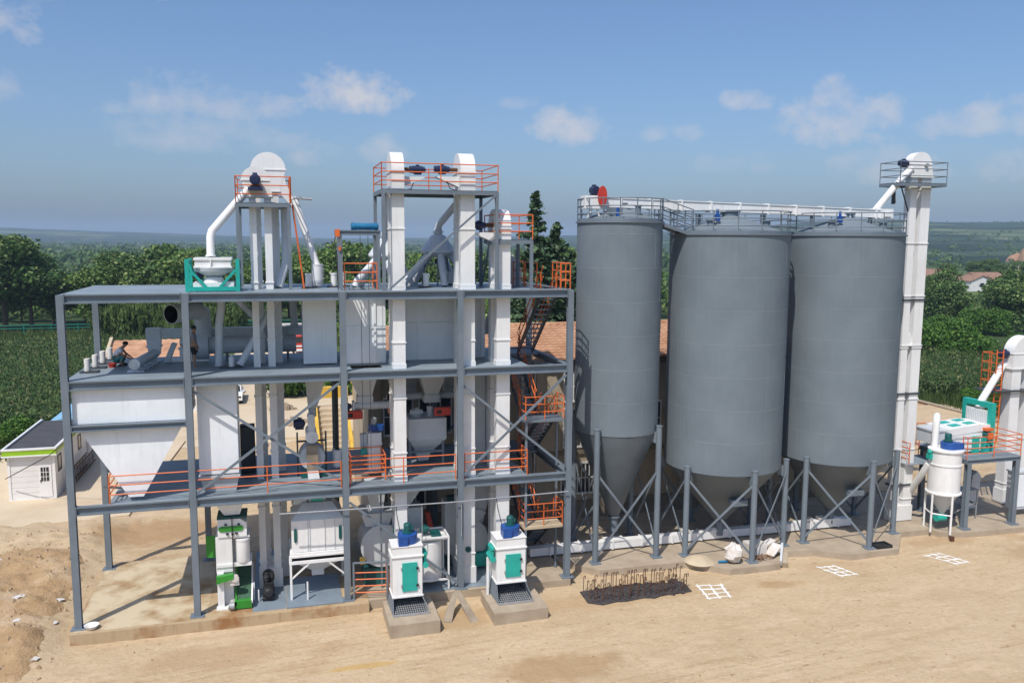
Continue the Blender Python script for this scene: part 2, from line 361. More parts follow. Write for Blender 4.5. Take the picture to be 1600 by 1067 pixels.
def groundmat(name, layers, rough=.95, bump=.5, coords='Object', patches=()):
    """layers: base colour then (colour, scale vec, lo, hi, amount)"""
    m_ = bpy.data.materials.new(name); m_.use_nodes = True; t = m_.node_tree; p = t.nodes['Principled BSDF']; L = t.links.new
    p.inputs['Roughness'].default_value = rough; p.inputs['Specular IOR Level'].default_value = .15
    tc = N(t, 'ShaderNodeTexCoord'); cur = None; base = (*layers[0], 1)
    for c, s, lo, hi, am in layers[1:]:
        mp = N(t, 'ShaderNodeMapping'); mp.inputs['Scale'].default_value = s; mp.inputs['Rotation'].default_value = (0, 0, .18); L(tc.outputs[coords], mp.inputs[0])
        n = N(t, 'ShaderNodeTexNoise'); n.inputs['Scale'].default_value = 1; n.inputs['Detail'].default_value = 7; n.inputs['Roughness'].default_value = .62; L(mp.outputs[0], n.inputs[0])
        r = N(t, 'ShaderNodeMapRange'); r.inputs[1].default_value = lo; r.inputs[2].default_value = hi; r.inputs[4].default_value = am; L(n.outputs[0], r.inputs[0])
        x = N(t, 'ShaderNodeMix', data_type='RGBA'); L(r.outputs[0], x.inputs[0]); x.inputs[7].default_value = (*c, 1)
        if cur is None: x.inputs[6].default_value = base
        else: L(cur, x.inputs[6])
        cur = x.outputs[2]
    if patches:
        mp = N(t, 'ShaderNodeMapping'); mp.inputs['Rotation'].default_value = (0, 0, -.10); L(tc.outputs[coords], mp.inputs[0])
        wv = N(t, 'ShaderNodeTexWave', bands_direction='Y'); wv.inputs['Scale'].default_value = .62; wv.inputs['Distortion'].default_value = 2.2; wv.inputs['Detail'].default_value = 3; wv.inputs['Detail Scale'].default_value = .35; L(mp.outputs[0], wv.inputs[0])
        r1 = N(t, 'ShaderNodeMapRange'); r1.inputs[1].default_value = .80; r1.inputs[2].default_value = .97; L(wv.outputs['Fac'], r1.inputs[0])
        mq = N(t, 'ShaderNodeMapping'); mq.inputs['Scale'].default_value = (.07, .22, 1); L(tc.outputs[coords], mq.inputs[0])
        n = N(t, 'ShaderNodeTexNoise'); n.inputs['Scale'].default_value = 1; n.inputs['Detail'].default_value = 4; L(mq.outputs[0], n.inputs[0])
        r2 = N(t, 'ShaderNodeMapRange'); r2.inputs[1].default_value = .48; r2.inputs[2].default_value = .62; r2.inputs[4].default_value = .42; L(n.outputs[0], r2.inputs[0])
        n3 = N(t, 'ShaderNodeTexNoise'); n3.inputs['Scale'].default_value = 6; n3.inputs['Detail'].default_value = 6; L(tc.outputs[coords], n3.inputs[0])
        r3 = N(t, 'ShaderNodeMapRange'); r3.inputs[1].default_value = .4; r3.inputs[2].default_value = .6; L(n3.outputs[0], r3.inputs[0])
        m1 = N(t, 'ShaderNodeMath', operation='MULTIPLY'); L(r1.outputs[0], m1.inputs[0]); L(r2.outputs[0], m1.inputs[1])
        m2 = N(t, 'ShaderNodeMath', operation='MULTIPLY'); L(m1.outputs[0], m2.inputs[0]); L(r3.outputs[0], m2.inputs[1])
        x = N(t, 'ShaderNodeMix', data_type='RGBA'); L(m2.outputs[0], x.inputs[0]); L(cur, x.inputs[6]); x.inputs[7].default_value = (.30, .20, .11, 1); cur = x.outputs[2]
    for px_, py_, rx, ry, c, am in patches:
        mp = N(t, 'ShaderNodeMapping'); mp.inputs['Location'].default_value = (-px_/rx, -py_/ry, 0); mp.inputs['Scale'].default_value = (1/rx, 1/ry, 0); L(tc.outputs[coords], mp.inputs[0])
        ln = N(t, 'ShaderNodeVectorMath', operation='LENGTH'); L(mp.outputs[0], ln.inputs[0])
        n = N(t, 'ShaderNodeTexNoise'); n.inputs['Scale'].default_value = 1.1; n.inputs['Detail'].default_value = 9; n.inputs['Roughness'].default_value = .7; L(tc.outputs[coords], n.inputs[0])
        ad = N(t, 'ShaderNodeMath', operation='MULTIPLY_ADD'); L(n.outputs[0], ad.inputs[0]); ad.inputs[1].default_value = 1.8; L(ln.outputs['Value'], ad.inputs[2])
        r = N(t, 'ShaderNodeMapRange'); r.inputs[1].default_value = 1.55; r.inputs[2].default_value = 2.0; r.inputs[3].default_value = am; r.inputs[4].default_value = 0; L(ad.outputs[0], r.inputs[0])
        x = N(t, 'ShaderNodeMix', data_type='RGBA'); L(r.outputs[0], x.inputs[0]); L(cur, x.inputs[6]); x.inputs[7].default_value = (*c, 1); cur = x.outputs[2]
    L(cur, p.inputs['Base Color'])
    if bump:
        n = N(t, 'ShaderNodeTexNoise'); n.inputs['Scale'].default_value = 5; n.inputs['Detail'].default_value = 9; n.inputs['Roughness'].default_value = .7; L(tc.outputs[coords], n.inputs[0])
        b = N(t, 'ShaderNodeBump'); b.inputs['Strength'].default_value = bump; b.inputs['Distance'].default_value = .12; L(n.outputs[0], b.inputs['Height']); L(b.outputs[0], p.inputs['Normal'])
    return m_
DIRT = groundmat('sandy_dirt', [(.52,.395,.25), ((.44,.325,.195),(.16,.3,.2),.48,.68,.8), ((.60,.46,.31),(.35,.9,.4),.5,.7,.7),
                               ((.38,.25,.13),(.20,.33,.3),.57,.70,.7), ((.38,.25,.135),(.35,2.2,1),.55,.70,.45), ((.25,.15,.08),(1.8,3.6,2),.62,.74,.85), ((.62,.49,.34),(1.1,4.5,2),.60,.72,.6), ((.20,.13,.075),(7,9,7),.68,.76,.8), ((.43,.31,.18),(3.2,5.5,3),.50,.62,.45), ((.63,.51,.36),(5,8,5),.56,.66,.45)],
     patches=[(9.6,27.2,2.6,1.0,(.36,.235,.12),.65),(21.4,31.7,1.3,.45,(.37,.235,.11),.55),(36.5,32.0,2.6,.9,(.38,.25,.14),.5),(13.5,32.3,4.2,1.0,(.42,.28,.15),.5),(25.0,33.0,2.0,.5,(.43,.30,.17),.5),(32.5,34.4,2.4,.7,(.40,.27,.15),.5),(-6.5,45.5,3.6,2.2,(.36,.22,.11),.7),(-2.5,31.5,3.0,1.0,(.41,.28,.16),.6),(6.9,32.2,1.6,1.0,(.40,.265,.14),.7),(2.5,29.3,1.3,.22,(.50,.31,.08),.6)])
DIRTR = groundmat('loose_brown_soil', [(.46,.31,.17), ((.36,.23,.12),(.7,.8,.7),.47,.67,.75), ((.55,.42,.28),(.5,.5,.5),.52,.66,.8), ((.25,.15,.08),(3,3,3),.60,.74,.75)], bump=1.0)
TERR = groundmat('far_farmland', [(.055,.085,.03), ((.035,.06,.022),(.004,.009,.01),.45,.6,1), ((.14,.18,.065),(.0025,.009,.01),.53,.60,.9), ((.025,.045,.018),(.03,.05,.05),.5,.65,.8), ((.19,.17,.10),(.003,.02,.01),.70,.74,.5)], bump=0)
HILL = groundmat('hill_vegetation', [(.038,.07,.036), ((.014,.03,.018),(.008,.012,.04),.44,.56,1), ((.15,.18,.085),(.0035,.0012,.09),.54,.62,.85), ((.30,.29,.17),(.006,.0016,.15),.64,.69,.8), ((.32,.25,.16),(.004,.004,.03),.74,.77,.6), ((.02,.04,.016),(.05,.05,.05),.5,.66,.7)], bump=0)
YARDC = groundmat('pale_concrete_apron', [(.60,.49,.35), ((.50,.39,.26),(.25,.25,.25),.48,.66,.8), ((.38,.27,.16),(.9,.9,.9),.64,.76,.6)], bump=.12)

b = MB(); b.add([(-9000,-300,-.75),(9000,-300,-.75),(9000,9000,-.75),(-9000,9000,-.75)], [(0,1,2,3)])
struct(b, 'ground', TERR)
xs = np.concatenate([np.arange(-60,-26,1.2), np.arange(-26,34,.16), np.arange(34,60,.8)]); ys = np.concatenate([np.arange(0,16,1.0), np.arange(16,50,.16), np.arange(50,66,.5)])
grid('dirt_yard', xs, ys, gh, DIRT)
# rough soil heap at the left of the tower
def heap(x, y):
    mk = (1-sst(-9.6, -8.15, x+1.2*fbm(x*.9, y*.9, 3, 50)))*sst(30.2, 33, y+1.5*fbm(x*.6, y*.6, 3, 51))*(1-sst(40.5, 45, y))
    return gh(x, y)-.14+.30*mk+.34*fbm(x*1.3, y*1.3, 4, 44)*mk+.16*fbm(x*3.7, y*3.7, 3, 40)*mk
grid('soil_bank', np.arange(-26, -7.9, .13), np.arange(30, 45, .13), heap, DIRTR)
# road of beaten earth leading away behind the tower
b = MB(); b.add([(-13,64,-.12),(13,64,-.12),(11,82,-.12),(4.5,86,-.12),(5,122,-.12),(-5.5,122,-.12),(-7,86,-.12),(-13.5,78,-.12)], [tuple(range(8))])
struct(b, 'earth_road', YARDC)
b = MB(); b.prism([(-40,44.5),(-8.2,48.5),(-7,66),(-40,66)], 'z', -.6, -.02); struct(b, 'concrete_apron', YARDC)
b = MB(); b.prism([(12,42),(60,42),(60,64),(12,64)], 'z', -.6, -.06); struct(b, 'back_yard', DIRT)

# hills
def hillz(X, Y):
    d = np.hypot(X, Y); az = np.degrees(np.arctan2(X, Y))
    top = np.interp(az, [-60,-16,-8,-2,4,9,13,20,30,40,44,50,75], [75,60,44,30,20,26,30,40,62,72,68,72,70])
    d0 = np.interp(az, [-60,6,14,24,36,75], [2300,2300,1700,1100,600,600]); d1 = np.interp(az, [-60,6,20,36,75], [4300,4200,3600,2500,2500])
    h = top*sst(0, 1, (d-d0)/(d1-d0)*.92+.04)
    return -3+h*(1+.25*fbm(X*.002, Y*.002, 4, 3))+3*fbm(X*.02, Y*.02, 3, 8)*sst(0, .3, (d-d0)/(d1-d0))
na, nd = 360, 90
A = np.radians(np.linspace(-45, 70, na)); D = np.linspace(550, 4600, nd)
Ag, Dg = np.meshgrid(A, D)
o = grid('hills', np.arange(na), np.arange(nd), lambda X, Y: X*0, HILL)
Xh = np.sin(Ag)*Dg; Yh = np.cos(Ag)*Dg
o.data.vertices.foreach_set('co', np.stack([Xh, Yh, hillz(Xh, Yh)], -1).reshape(-1).astype(np.float32)); o.data.update()
# eroded red cliff on the right hillside
b = MB(); rr = random.Random(3)
for k in range(9):
    az = R(46.2+k*.22); d = 790+rr.uniform(-12, 12)
    x, y = math.sin(az)*d, math.cos(az)*d; hh = rr.uniform(9, 19)*(1-.35*abs(k-4)/4)
    b.lathe((x, y, -4), [(6.5, 0), (5.2, hh*.45), (3.4, hh*.85), (1.2, hh)], n=9, smooth=False)
CLIFF = groundmat('red_earth_cliff', [(.36,.21,.13), ((.25,.16,.09),(.1,.1,.3),.45,.6,.8), ((.10,.11,.05),(.12,.12,.1),.6,.7,.8)], bump=0)
struct(b, 'earth_cliff', CLIFF)

# ================================================================ TOWER FRAME
XA, XB, XC, XD, XE = -7.77, -3.45, 2.47, 7.30, 12.17
YF, YR = 34.32, 40.5
Z1, Z2, Z3 = 4.84, 9.66, 12.92
# slabs
b = MB(); b.prism([(-8.0,33.75),(3.3,33.75),(3.3,41.2),(-8.0,41.2)], 'z', -.62, 0)
solo(b, 'tower_slab', M['slabedge'], 'rust-stained concrete foundation slab under the left half of the tower', 'foundation')
b = MB(); b.prism([(3.31,34.05),(12.25,34.0),(12.25,41.2),(3.31,41.2)], 'z', -.6, -.012)
solo(b, 'tower_slab', M['conc'], 'plain concrete foundation slab under the right half of the tower', 'foundation')
b = MB(); b.prism([(-7.9,33.95),(-3.1,33.95),(-3.1,41.1),(-7.9,41.1)], 'z', -.1, .006); struct(b, 'slab_surface', M['slab'])
b = MB(); b.prism([(-1.35,34.1),(-.02,34.1),(-.02,41.0),(-1.35,41.0)], 'z', -.1, .008); struct(b, 'painted_floor', M['paintfl'])
b = MB(); b.prism([(4.4,34.25),(10.0,34.25),(10.0,41.0),(4.4,41.0)], 'z', -.1, .008); struct(b, 'painted_floor', M['paintfl'])

fr = thing('steel_tower', 'tall open blue-grey steel frame tower of three floors, left of the silos', 'tower', (2.2, YF, 0))
def hcol(b, x, y, z0, z1, w=.25, d=.25):
    b.box(x-w/2, x+w/2, y-d/2, y-d/2+.035, z0, z1); b.box(x-w/2, x+w/2, y+d/2-.035, y+d/2, z0, z1); b.box(x-.02, x+.02, y-d/2+.03, y+d/2-.03, z0, z1)
    return b
for x in (XA, XB, XC, XD, XE):
    for y in (YF, YR):
        b = hcol(MB(), x, y, 0.02, Z3-.02); b.box(x-.27, x+.27, y-.25, y+.25, 0, .03)
        part(b, 'column', M['steel'], fr)
C5 = [XA, XB, XC, XD, XE]
for z in (Z1, Z2, Z3):
    for i in range(4):
        x0, x1 = C5[i]+.135, C5[i+1]-.135
        part(MB().ibeam((x0, YF-.02, z-.17), (x1, YF-.02, z-.17), .34, .22), 'beam', M['steel'], fr)
        part(MB().ibeam((x0, YR, z-.17), (x1, YR, z-.17), .34, .22), 'beam', M['steel'], fr)
    for x in C5:
        if x == XA and z == Z1: continue
        part(MB().ibeam((x, YF+.135, z-.18), (x, YR-.135, z-.18), .30, .2), 'beam', M['steel'], fr)
part(MB().ibeam((XA+.135, YF-.02, 7.86), (XB-.135, YF-.02, 7.86), .24, .2), 'beam', M['steel'], fr)
part(MB().ibeam((XA+.18, YR-1.8, 7.86), (XB-.18, YR-1.8, 7.86), .24, .2), 'beam', M['steel'], fr)
def deckp(rects, z, t=.06):
    b = MB()
    for x0, x1, y0, y1 in rects: b.box(x0, x1, y0, y1, z-t, z+.004)
    return b
YD = YF-.10
HOX0, HOX1, HOY0, HOY1 = 2.85, 4.15, 35.1, 36.35
def hoist_rects(x0, x1): return [(x0, HOX0, YD, YR), (HOX0, HOX1, YD, HOY0), (HOX0, HOX1, HOY1, YR), (HOX1, x1, YD, YR)]
part(deckp(hoist_rects(-6.5, 10.25), Z1), 'floor_deck', M['deck'], fr)
part(deckp(hoist_rects(XA, 10.3), Z2), 'floor_deck', M['deck'], fr)
part(deckp(hoist_rects(XA, 10.9)+[(10.9, XE, YD, 34.6)], Z3), 'roof_deck', M['deck'], fr)
def brace(p, q): part(MB().bar(p, q, .05, .10), 'brace', M['steel'], fr)
yb = YF-.06
brace((XB+.1, yb, 5.0), (XC-.15, yb, 9.25)); brace((XB+.15, yb+.1, 9.1), (XC-.1, yb+.1, 5.05))
brace((XC+.15, yb, 4.2), (XD-.12, yb, .25))
brace((XD+.1, yb, 5.0), (XE-.15, yb, 9.2)); brace((XD+.12, yb+.1, 8.9), (XE-.12, yb+.1, 5.05))
brace((XD+.1, YR, 5.0), (XE-.15, YR, 9.2)); brace((XA, YF+.3, .3), (XA, YR-.3, .32)) if False else None
brace((10.4, 39.6, 9.45), (XE-.1, YF+.3, 9.45))
for p in ([(-6.45, YF, Z1), (2.3, YF, Z1)], [(2.65, YF, Z1), (7.1, YF, Z1)], [(7.5, YF, Z1), (10.28, YF, Z1), (10.28, 35.2, Z1)], [(-6.45, YF+.05, Z1), (-6.45, 38.5, Z1)]):
    part(MB().rail(p, sp=2.9), 'railing', M['orange'], fr)
part(MB().rail([(2.75,35.0,Z1),(2.75,36.5,Z1),(4.2,36.5,Z1),(4.2,35.0,Z1),(2.75,35.0,Z1)], sp=1.4), 'railing', M['orange'], fr)
part(MB().rail([(2.62,36.5,Z3),(2.62,35.0,Z3),(3.95,35.0,Z3),(3.95,36.5,Z3)], sp=1.4), 'railing', M['orange'], fr)
part(MB().rail([(10.3,36.8,Z3),(10.86,36.8,Z3),(10.86,35.0,Z3)], sp=.9), 'railing', M['orange'], fr)
part(MB().rail([(10.86,37.0,Z3),(10.86,40.4,Z3)], sp=1.4), 'railing', M['orange'], fr)
part(MB().rail([(11.72,34.35,Z3),(12.17,34.35,Z3),(12.17,36.8,Z3)], sp=.6), 'railing', M['orange'], fr)
# thin water pipe across the facade
pts = [(-.2,34.05,4.02),(2.45,34.02,3.99),(7.3,34.02,3.95),(12.1,34.05,4.02)]
b = MB().tube(pts, .028, 6)
for x in (5.6, 7.3): b.tube([(x, 34.1, 3.95), (x, 34.1, 2.4)], .022, 5)
solo(b, 'water_pipe', M['galv'], 'thin galvanised pipe strung across the tower front below the first floor', 'pipe')

# ---------------------------------------------------------------- staircase in the right bay
stc = thing('staircase', 'zigzag steel staircase with orange handrails in the right bay of the tower', 'staircase', (11.2, 36.5, 0))
def flight(x0, x1, p, q, nst):
    (ya, za), (yb_, zb) = p, q; b = MB()
    for x in (x0, x1): b.bar((x, ya, za), (x, yb_, zb), .06, .24, up=(0,0,1))
    part(b, 'stringer', M['steeldk'], stc)
    b = MB()
    for k in range(1, nst):
        t = k/nst; y, z = ya+(yb_-ya)*t, za+(zb-za)*t; b.box(x0+.02, x1-.02, y-.13, y+.13, z-.02, z+.02)
    part(b, 'treads', M['galv'] if False else M['steel'], stc)
    for x in (x0, x1):
        b = MB()
        for h in (.55, 1.0): b.tube([(x, ya, za+h), (x, yb_, zb+h)], .025, 5)
        for k in range(4):
            t = (k+.3)/3.6; y, z = ya+(yb_-ya)*t, za+(zb-za)*t; b.tube([(x, y, z), (x, y, z+1.02)], .024, 5)
        part(b, 'handrail', M['orange'], stc)
flight(11.25, 12.0, (38.7, 0.05), (35.5, 2.38), 10)
flight(10.3, 11.05, (35.5, 2.45), (38.7, 4.82), 10)
flight(11.25, 12.0, (38.7, 4.88), (35.5, 7.2), 10)
flight(10.3, 11.05, (35.5, 7.28), (38.7, 9.62), 10)
flight(11.05, 11.75, (38.6, 9.7), (34.7, 12.9), 13)
for z in (2.4, 7.22):
    part(MB().box(10.2, 12.0, 34.45, 35.55, z-.12, z), 'landing', M['cream'] if z < 3 else M['steel'], stc)
    part(MB().rail([(10.25,35.4,z),(10.25,34.5,z),(12.0,34.5,z),(12.0,35.4,z)], h=1.0, sp=1.0), 'handrail', M['orange'], stc)
for z in (4.78, 9.6): part(MB().box(10.28, 12.05, 38.5, 40.2, z-.1, z), 'landing', M['steel'], stc)
for z0, z1 in ((0, 2.3), (2.4, 4.5), (4.84, 7.1)):
    part(MB().bar((10.28, 34.5, z0), (10.28, 34.5, z1), .09), 'post', M['steel'], stc)
    part(MB().bar((12.02, 35.5, z0), (12.02, 35.5, z1), .09), 'post', M['steel'], stc)

# ================================================================ BINS
def shell(b, x0, x1, y0, y1, z0, z1): return b.box(x0, x1, y0, y1, z0, z1)
t = thing('hopper_bin', 'large white pyramid-bottomed hopper hanging in the left bay of the tower', 'hopper', (-5.6, 36.4, 4.6))
part(shell(MB(), -7.60, -3.62, 34.44, 38.4, 8.0, 9.56), 'bin_body', M['binw'], t)
part(MB().frus((-5.78, -5.26, 34.50, 35.1), 5.02, (-7.45, -3.72, 34.50, 38.3), 7.80), 'hopper_cone', M['binw'], t)
part(MB().frus((-7.62, -3.6, 34.5, 38.45), 7.8, (-7.62, -3.6, 34.5, 38.45), 8.02), 'rim', M['binw'], t)
t = thing('storage_bin', 'tall narrow white bin panel hanging between the two lower floors, second bay', 'bin', (-2.5, 35.5, 5.6))
part(shell(MB(), -3.22, -1.72, 34.85, 36.6, 5.62, 9.58), 'bin_body', M['binw'], t)
part(MB().frus((-3.05, -1.85, 35.0, 36.4), 4.86, (-3.2, -1.74, 34.9, 36.55), 5.42).box(-3.26,-1.68,34.82,36.62,5.42,5.56), 'outlet_box', M['bing'], t)
part(MB().frus((-2.35, -1.75, 34.95, 35.5), 3.85, (-2.9, -1.5, 34.7, 36.2), 4.75), 'hopper_cone', M['binw'], t)
t = thing('storage_bin', 'plain pale grey bin block on the second floor, just left of the third column', 'bin', (1.65, 37.2, 9.7))
part(shell(MB(), .97, 2.36, 36.5, 38.6, 9.72, 12.55), 'bin_body', M['binw'], t)
part(MB().frus((1.12, 1.5, 36.9, 37.5), 7.75, (.99, 2.02, 36.5, 38.5), 9.55).tube([(1.3,37.2,7.76),(1.3,37.2,7.3)], .17, 12), 'hopper_cone', M['bing'], t)
def panelbin(name, label, x0, x1, y0, y1, z0, z1, ribsx, ribz, mt, cones, g=None):
    t = thing(name, label, 'bin', ((x0+x1)/2, (y0+y1)/2, z0), g)
    part(shell(MB(), x0, x1, y0, y1, z0, z1), 'bin_body', mt, t)
    b = MB()
    for x in ribsx: b.box(x-.05, x+.05, y0-.06, y0-.004, z0, z1)
    for z in ribz: b.box(x0, x1, y0-.05, y0-.006, z-.05, z+.05)
    if b.v: part(b, 'stiffener', M['binw'], t)
    for (cx0, cx1, cy0, cy1, tx0, tx1, zt) in cones:
        cyc = (cy0+cy1)/2
        b = MB().frus((tx0, tx1, cyc-.28, cyc+.28), zt, (cx0, cx1, cy0, cy1), Z2-.42); b.box(tx0-.05, tx1+.05, cyc-.33, cyc+.33, zt-.35, zt)
        part(b, 'hopper_cone', M['bing'], t)
    return t
panelbin('storage_bin', 'white bin on the second floor streaked by railing shadows, right of the third column', 2.72, 4.45, 36.4, 39.6, Z2+.02, 12.56, (3.98,), (11.25,), M['binw'],
         [(2.78,4.1,36.3,38.0,3.28,3.86,8.15), (3.0,4.4,38.1,39.6,3.5,4.0,8.15)])
panelbin('storage_bin', 'wide pale blue-white ribbed bin filling the middle of the second floor', 5.25, 7.75, 36.9, 40.1, Z2+.02, 12.52, (5.95, 7.65), (11.3,), M['binw'],
         [(5.95,7.3,36.8,38.4,6.32,6.92,8.0), (5.3,6.4,38.4,40.0,5.6,6.1,8.1), (4.55,5.3,36.9,38.4,4.85,5.2,8.2), (7.3,8.3,38.2,39.8,7.55,8.05,8.1)])
panelbin('storage_bin', 'small pale ribbed bin on the second floor between the two right elevator shafts', 7.95, 9.05, 37.1, 39.8, Z2+.02, 12.45, (8.9,), (11.2,), M['binw'], [])
t = thing('storage_bin', 'tall pale panel bin on the first floor behind the right elevator shafts', 'bin', (8.9, 37.8, Z1))
part(shell(MB(), 8.15, 8.95, 36.6, 39.4, Z1+.02, 9.25), 'bin_body', M['bing'], t)
part(shell(MB(), 9.0, 9.95, 36.2, 39.4, Z1+.02, 9.22), 'side_panel', M['binw'], t)
part(MB().frus((8.3, 8.8, 36.6, 37.4), 1.9, (7.7, 9.3, 36.2, 38.0), 4.4), 'hopper_cone', M['bing'], t)
# ================================================================ BUCKET ELEVATORS
def motor(b, c, axis, L, r):
    """finned motor lying along axis ('x' or 'y'), centre c"""
    b.lathe(c, [(r*.55,-L/2),(r*.9,-L/2+.01),(r*.9,-L*.3),(r,-L*.3+.01),(r,L*.25),(r*.8,L*.26),(r*.8,L*.42),(r*.35,L*.43),(r*.3,L/2)], n=14, axis=axis, smooth=False)
    x, y, z = c; b.box(x-r*.4, x+r*.4, y-r*.35, y+r*.35, z+r*.9, z+r*1.25)
    b.box(x-r*.9, x+r*.9, y-r*.5, y+r*.5, z-r*1.25, z-r*.9); return b
def headpoly(c0, c1, zb, zs, n=14):
    """elevator head side view: flat bottom zb, half round above zs, from c0 to c1"""
    r = (c1-c0)/2; m_ = (c0+c1)/2
    return [(c0, zb), (c1, zb)] + [(m_+r*math.cos(math.pi*k/n), zs+r*math.sin(math.pi*k/n)) for k in range(n+1)]
def elevator_y(label, x0, x1, yf, ztop, mdir, port=None):
    """belt runs front to back; seen end-on"""
    t = thing('bucket_elevator', label, 'elevator', ((x0+x1)/2, yf+.7, 0))
    for (a, c) in ((yf, yf+.42), (yf+1.05, yf+1.47)):
        b = MB().box(x0, x1, a, c, .02, ztop-1.55)
        zz = 1.35
        while zz < ztop-1.7: b.box(x0-.035, x1+.035, a-.035, c+.035, zz-.025, zz+.025); zz += 2.35
        b.box(x0-.03, x1+.03, a-.03, c+.03, Z1+.0, Z1+.22); b.box(x0-.03, x1+.03, a-.03, c+.03, Z2, Z2+.2); b.box(x0-.03, x1+.03, a-.03, c+.03, Z3, Z3+.2)
        part(b, 'leg_casing', M['white'], t)
    r = .78
    p = headpoly(yf-.06, yf+1.53, ztop-1.6, ztop-.8)
    b = MB().prism(p, 'x', x0-.01, x1+.01); b.prism([(yf-.1, ztop-.86), (yf+1.57, ztop-.86), (yf+1.57, ztop-.8), (yf-.1, ztop-.8)], 'x', x0-.04, x1+.04)
    part(b, 'head', M['white'], t)
    part(MB().box(x0-.05, x1+.05, yf-.05, yf+1.52, .02, .75), 'boot', M['white'], t)
    if mdir:
        xm = (x1 if mdir > 0 else x0)+mdir*.66; ym = yf+.6
        b = motor(MB(), (xm, ym, ztop-.7), 'x', .7, .16); part(b, 'motor', M['navy'], t)
        b = MB().tube([((x1 if mdir > 0 else x0), ym, ztop-.7), (xm-mdir*.3, ym, ztop-.7)], .08, 8); part(b, 'drive_shaft', M['rust'], t)
        xe = (x1 if mdir > 0 else x0)
        b = MB().prism([(xe, ztop-1.0), (xe+mdir*.95, ztop-1.0), (xe+mdir*.9, ztop-1.05), (xe, ztop-1.42)], 'y', ym-.2, ym+.2); part(b, 'motor_bracket', M['white'], t)
        b = MB().tube([(xm-mdir*.1, ym-.1, ztop-1.0), (xm-mdir*.3, ym-.2, ztop-1.5), (xe+mdir*.15, ym-.2, ztop-1.55)], .02, 5); part(b, 'cable', M['black'], t)
    if port: part(MB().lathe(((x0+x1)/2, yf-.02, port), [(.13,-.03),(.13,.01)], n=14, axis='y').lathe(((x0+x1)/2, yf-.05, port), [(.08,-.01),(.08,.02)], n=12, axis='y'), 'sight_glass', M['tealdk'], t)
    return t
elevator_y('tall white bucket elevator, left of the two rising through the high central platform', 4.55, 5.05, 34.66, 18.58, 1, 2.6)
elevator_y('tall white bucket elevator, right one of the pair under the central platform', 7.42, 8.03, 34.72, 18.62, -1, 1.55)
elevator_y('shorter white bucket elevator beside the staircase with a navy motor at its head', 8.97, 9.56, 34.64, 16.32, -1)
def elevator_x(label, legs, y0, y1, zt, hc, hr, zb, z0=0.0, leg_mat='white', motor_y=None, step=2.4, boot=True):
    t = thing('bucket_elevator', label, 'elevator', ((legs[0][0]+legs[1][1])/2, (y0+y1)/2, z0))
    for a, c in legs:
        b = MB().box(a, c, y0, y1, z0+.02, zb+.1); zz = z0+1.2
        while zz < zb-.2: b.box(a-.035, c+.035, y0-.035, y1+.035, zz-.025, zz+.025); zz += step
        part(b, 'leg_casing', M[leg_mat], t)
    zs = zt-hr
    poly = [(legs[0][0]-.06, zb), (legs[1][1]+.06, zb), (hc+hr, zs)] + [(hc+hr*math.cos(math.pi*k/16), zs+hr*math.sin(math.pi*k/16)) for k in range(1, 17)]
    part(MB().prism(poly, 'y', y0-.06, y1+.06), 'head', M['white'], t)
    part(MB().prism([(legs[0][0]-.09, zb-.03), (legs[1][1]+.09, zb-.03), (legs[1][1]+.09, zb+.03), (legs[0][0]-.09, zb+.03)], 'y', y0-.09, y1+.09), 'flange', M['white'], t)
    part(MB().prism([(hc-hr-.03, zs-.025), (hc+hr+.03, zs-.025), (hc+hr+.03, zs+.025), (hc-hr-.03, zs+.025)], 'y', y0-.09, y1+.09), 'flange', M['white'], t)
    if boot: part(MB().box(legs[0][0]-.05, legs[1][1]+.05, y0-.05, y1+.05, z0+.02, z0+.85), 'boot', M['white'], t)
    if motor_y: part(motor(MB(), (hc, y0-.38, zs), 'y', .55, .22).box(hc-.28, hc+.28, y0-.7, y0-.06, zs-.42, zs-.3), 'motor', M['navy'], t)
    return t
elevator_x('front white bucket elevator with a navy motor on its round head, left roof platform', [(-1.06,-.79),(-.47,-.18)], 36.45, 36.8, 17.93, -.78, .56, 16.7, motor_y=True)
e1b = elevator_x('rear white bucket elevator whose taller round head rises behind the left roof platform', [(-.92,-.62),(-.2,.12)], 37.55, 37.95, 18.62, -.28, .72, 17.0)
part(MB().prism([(.36,17.75),(.44,17.3),(.95,16.5),(.62,16.4),(.1,17.0),(.1,17.7)], 'y', 37.5, 37.95), 'discharge_chute', M['white'], e1b)

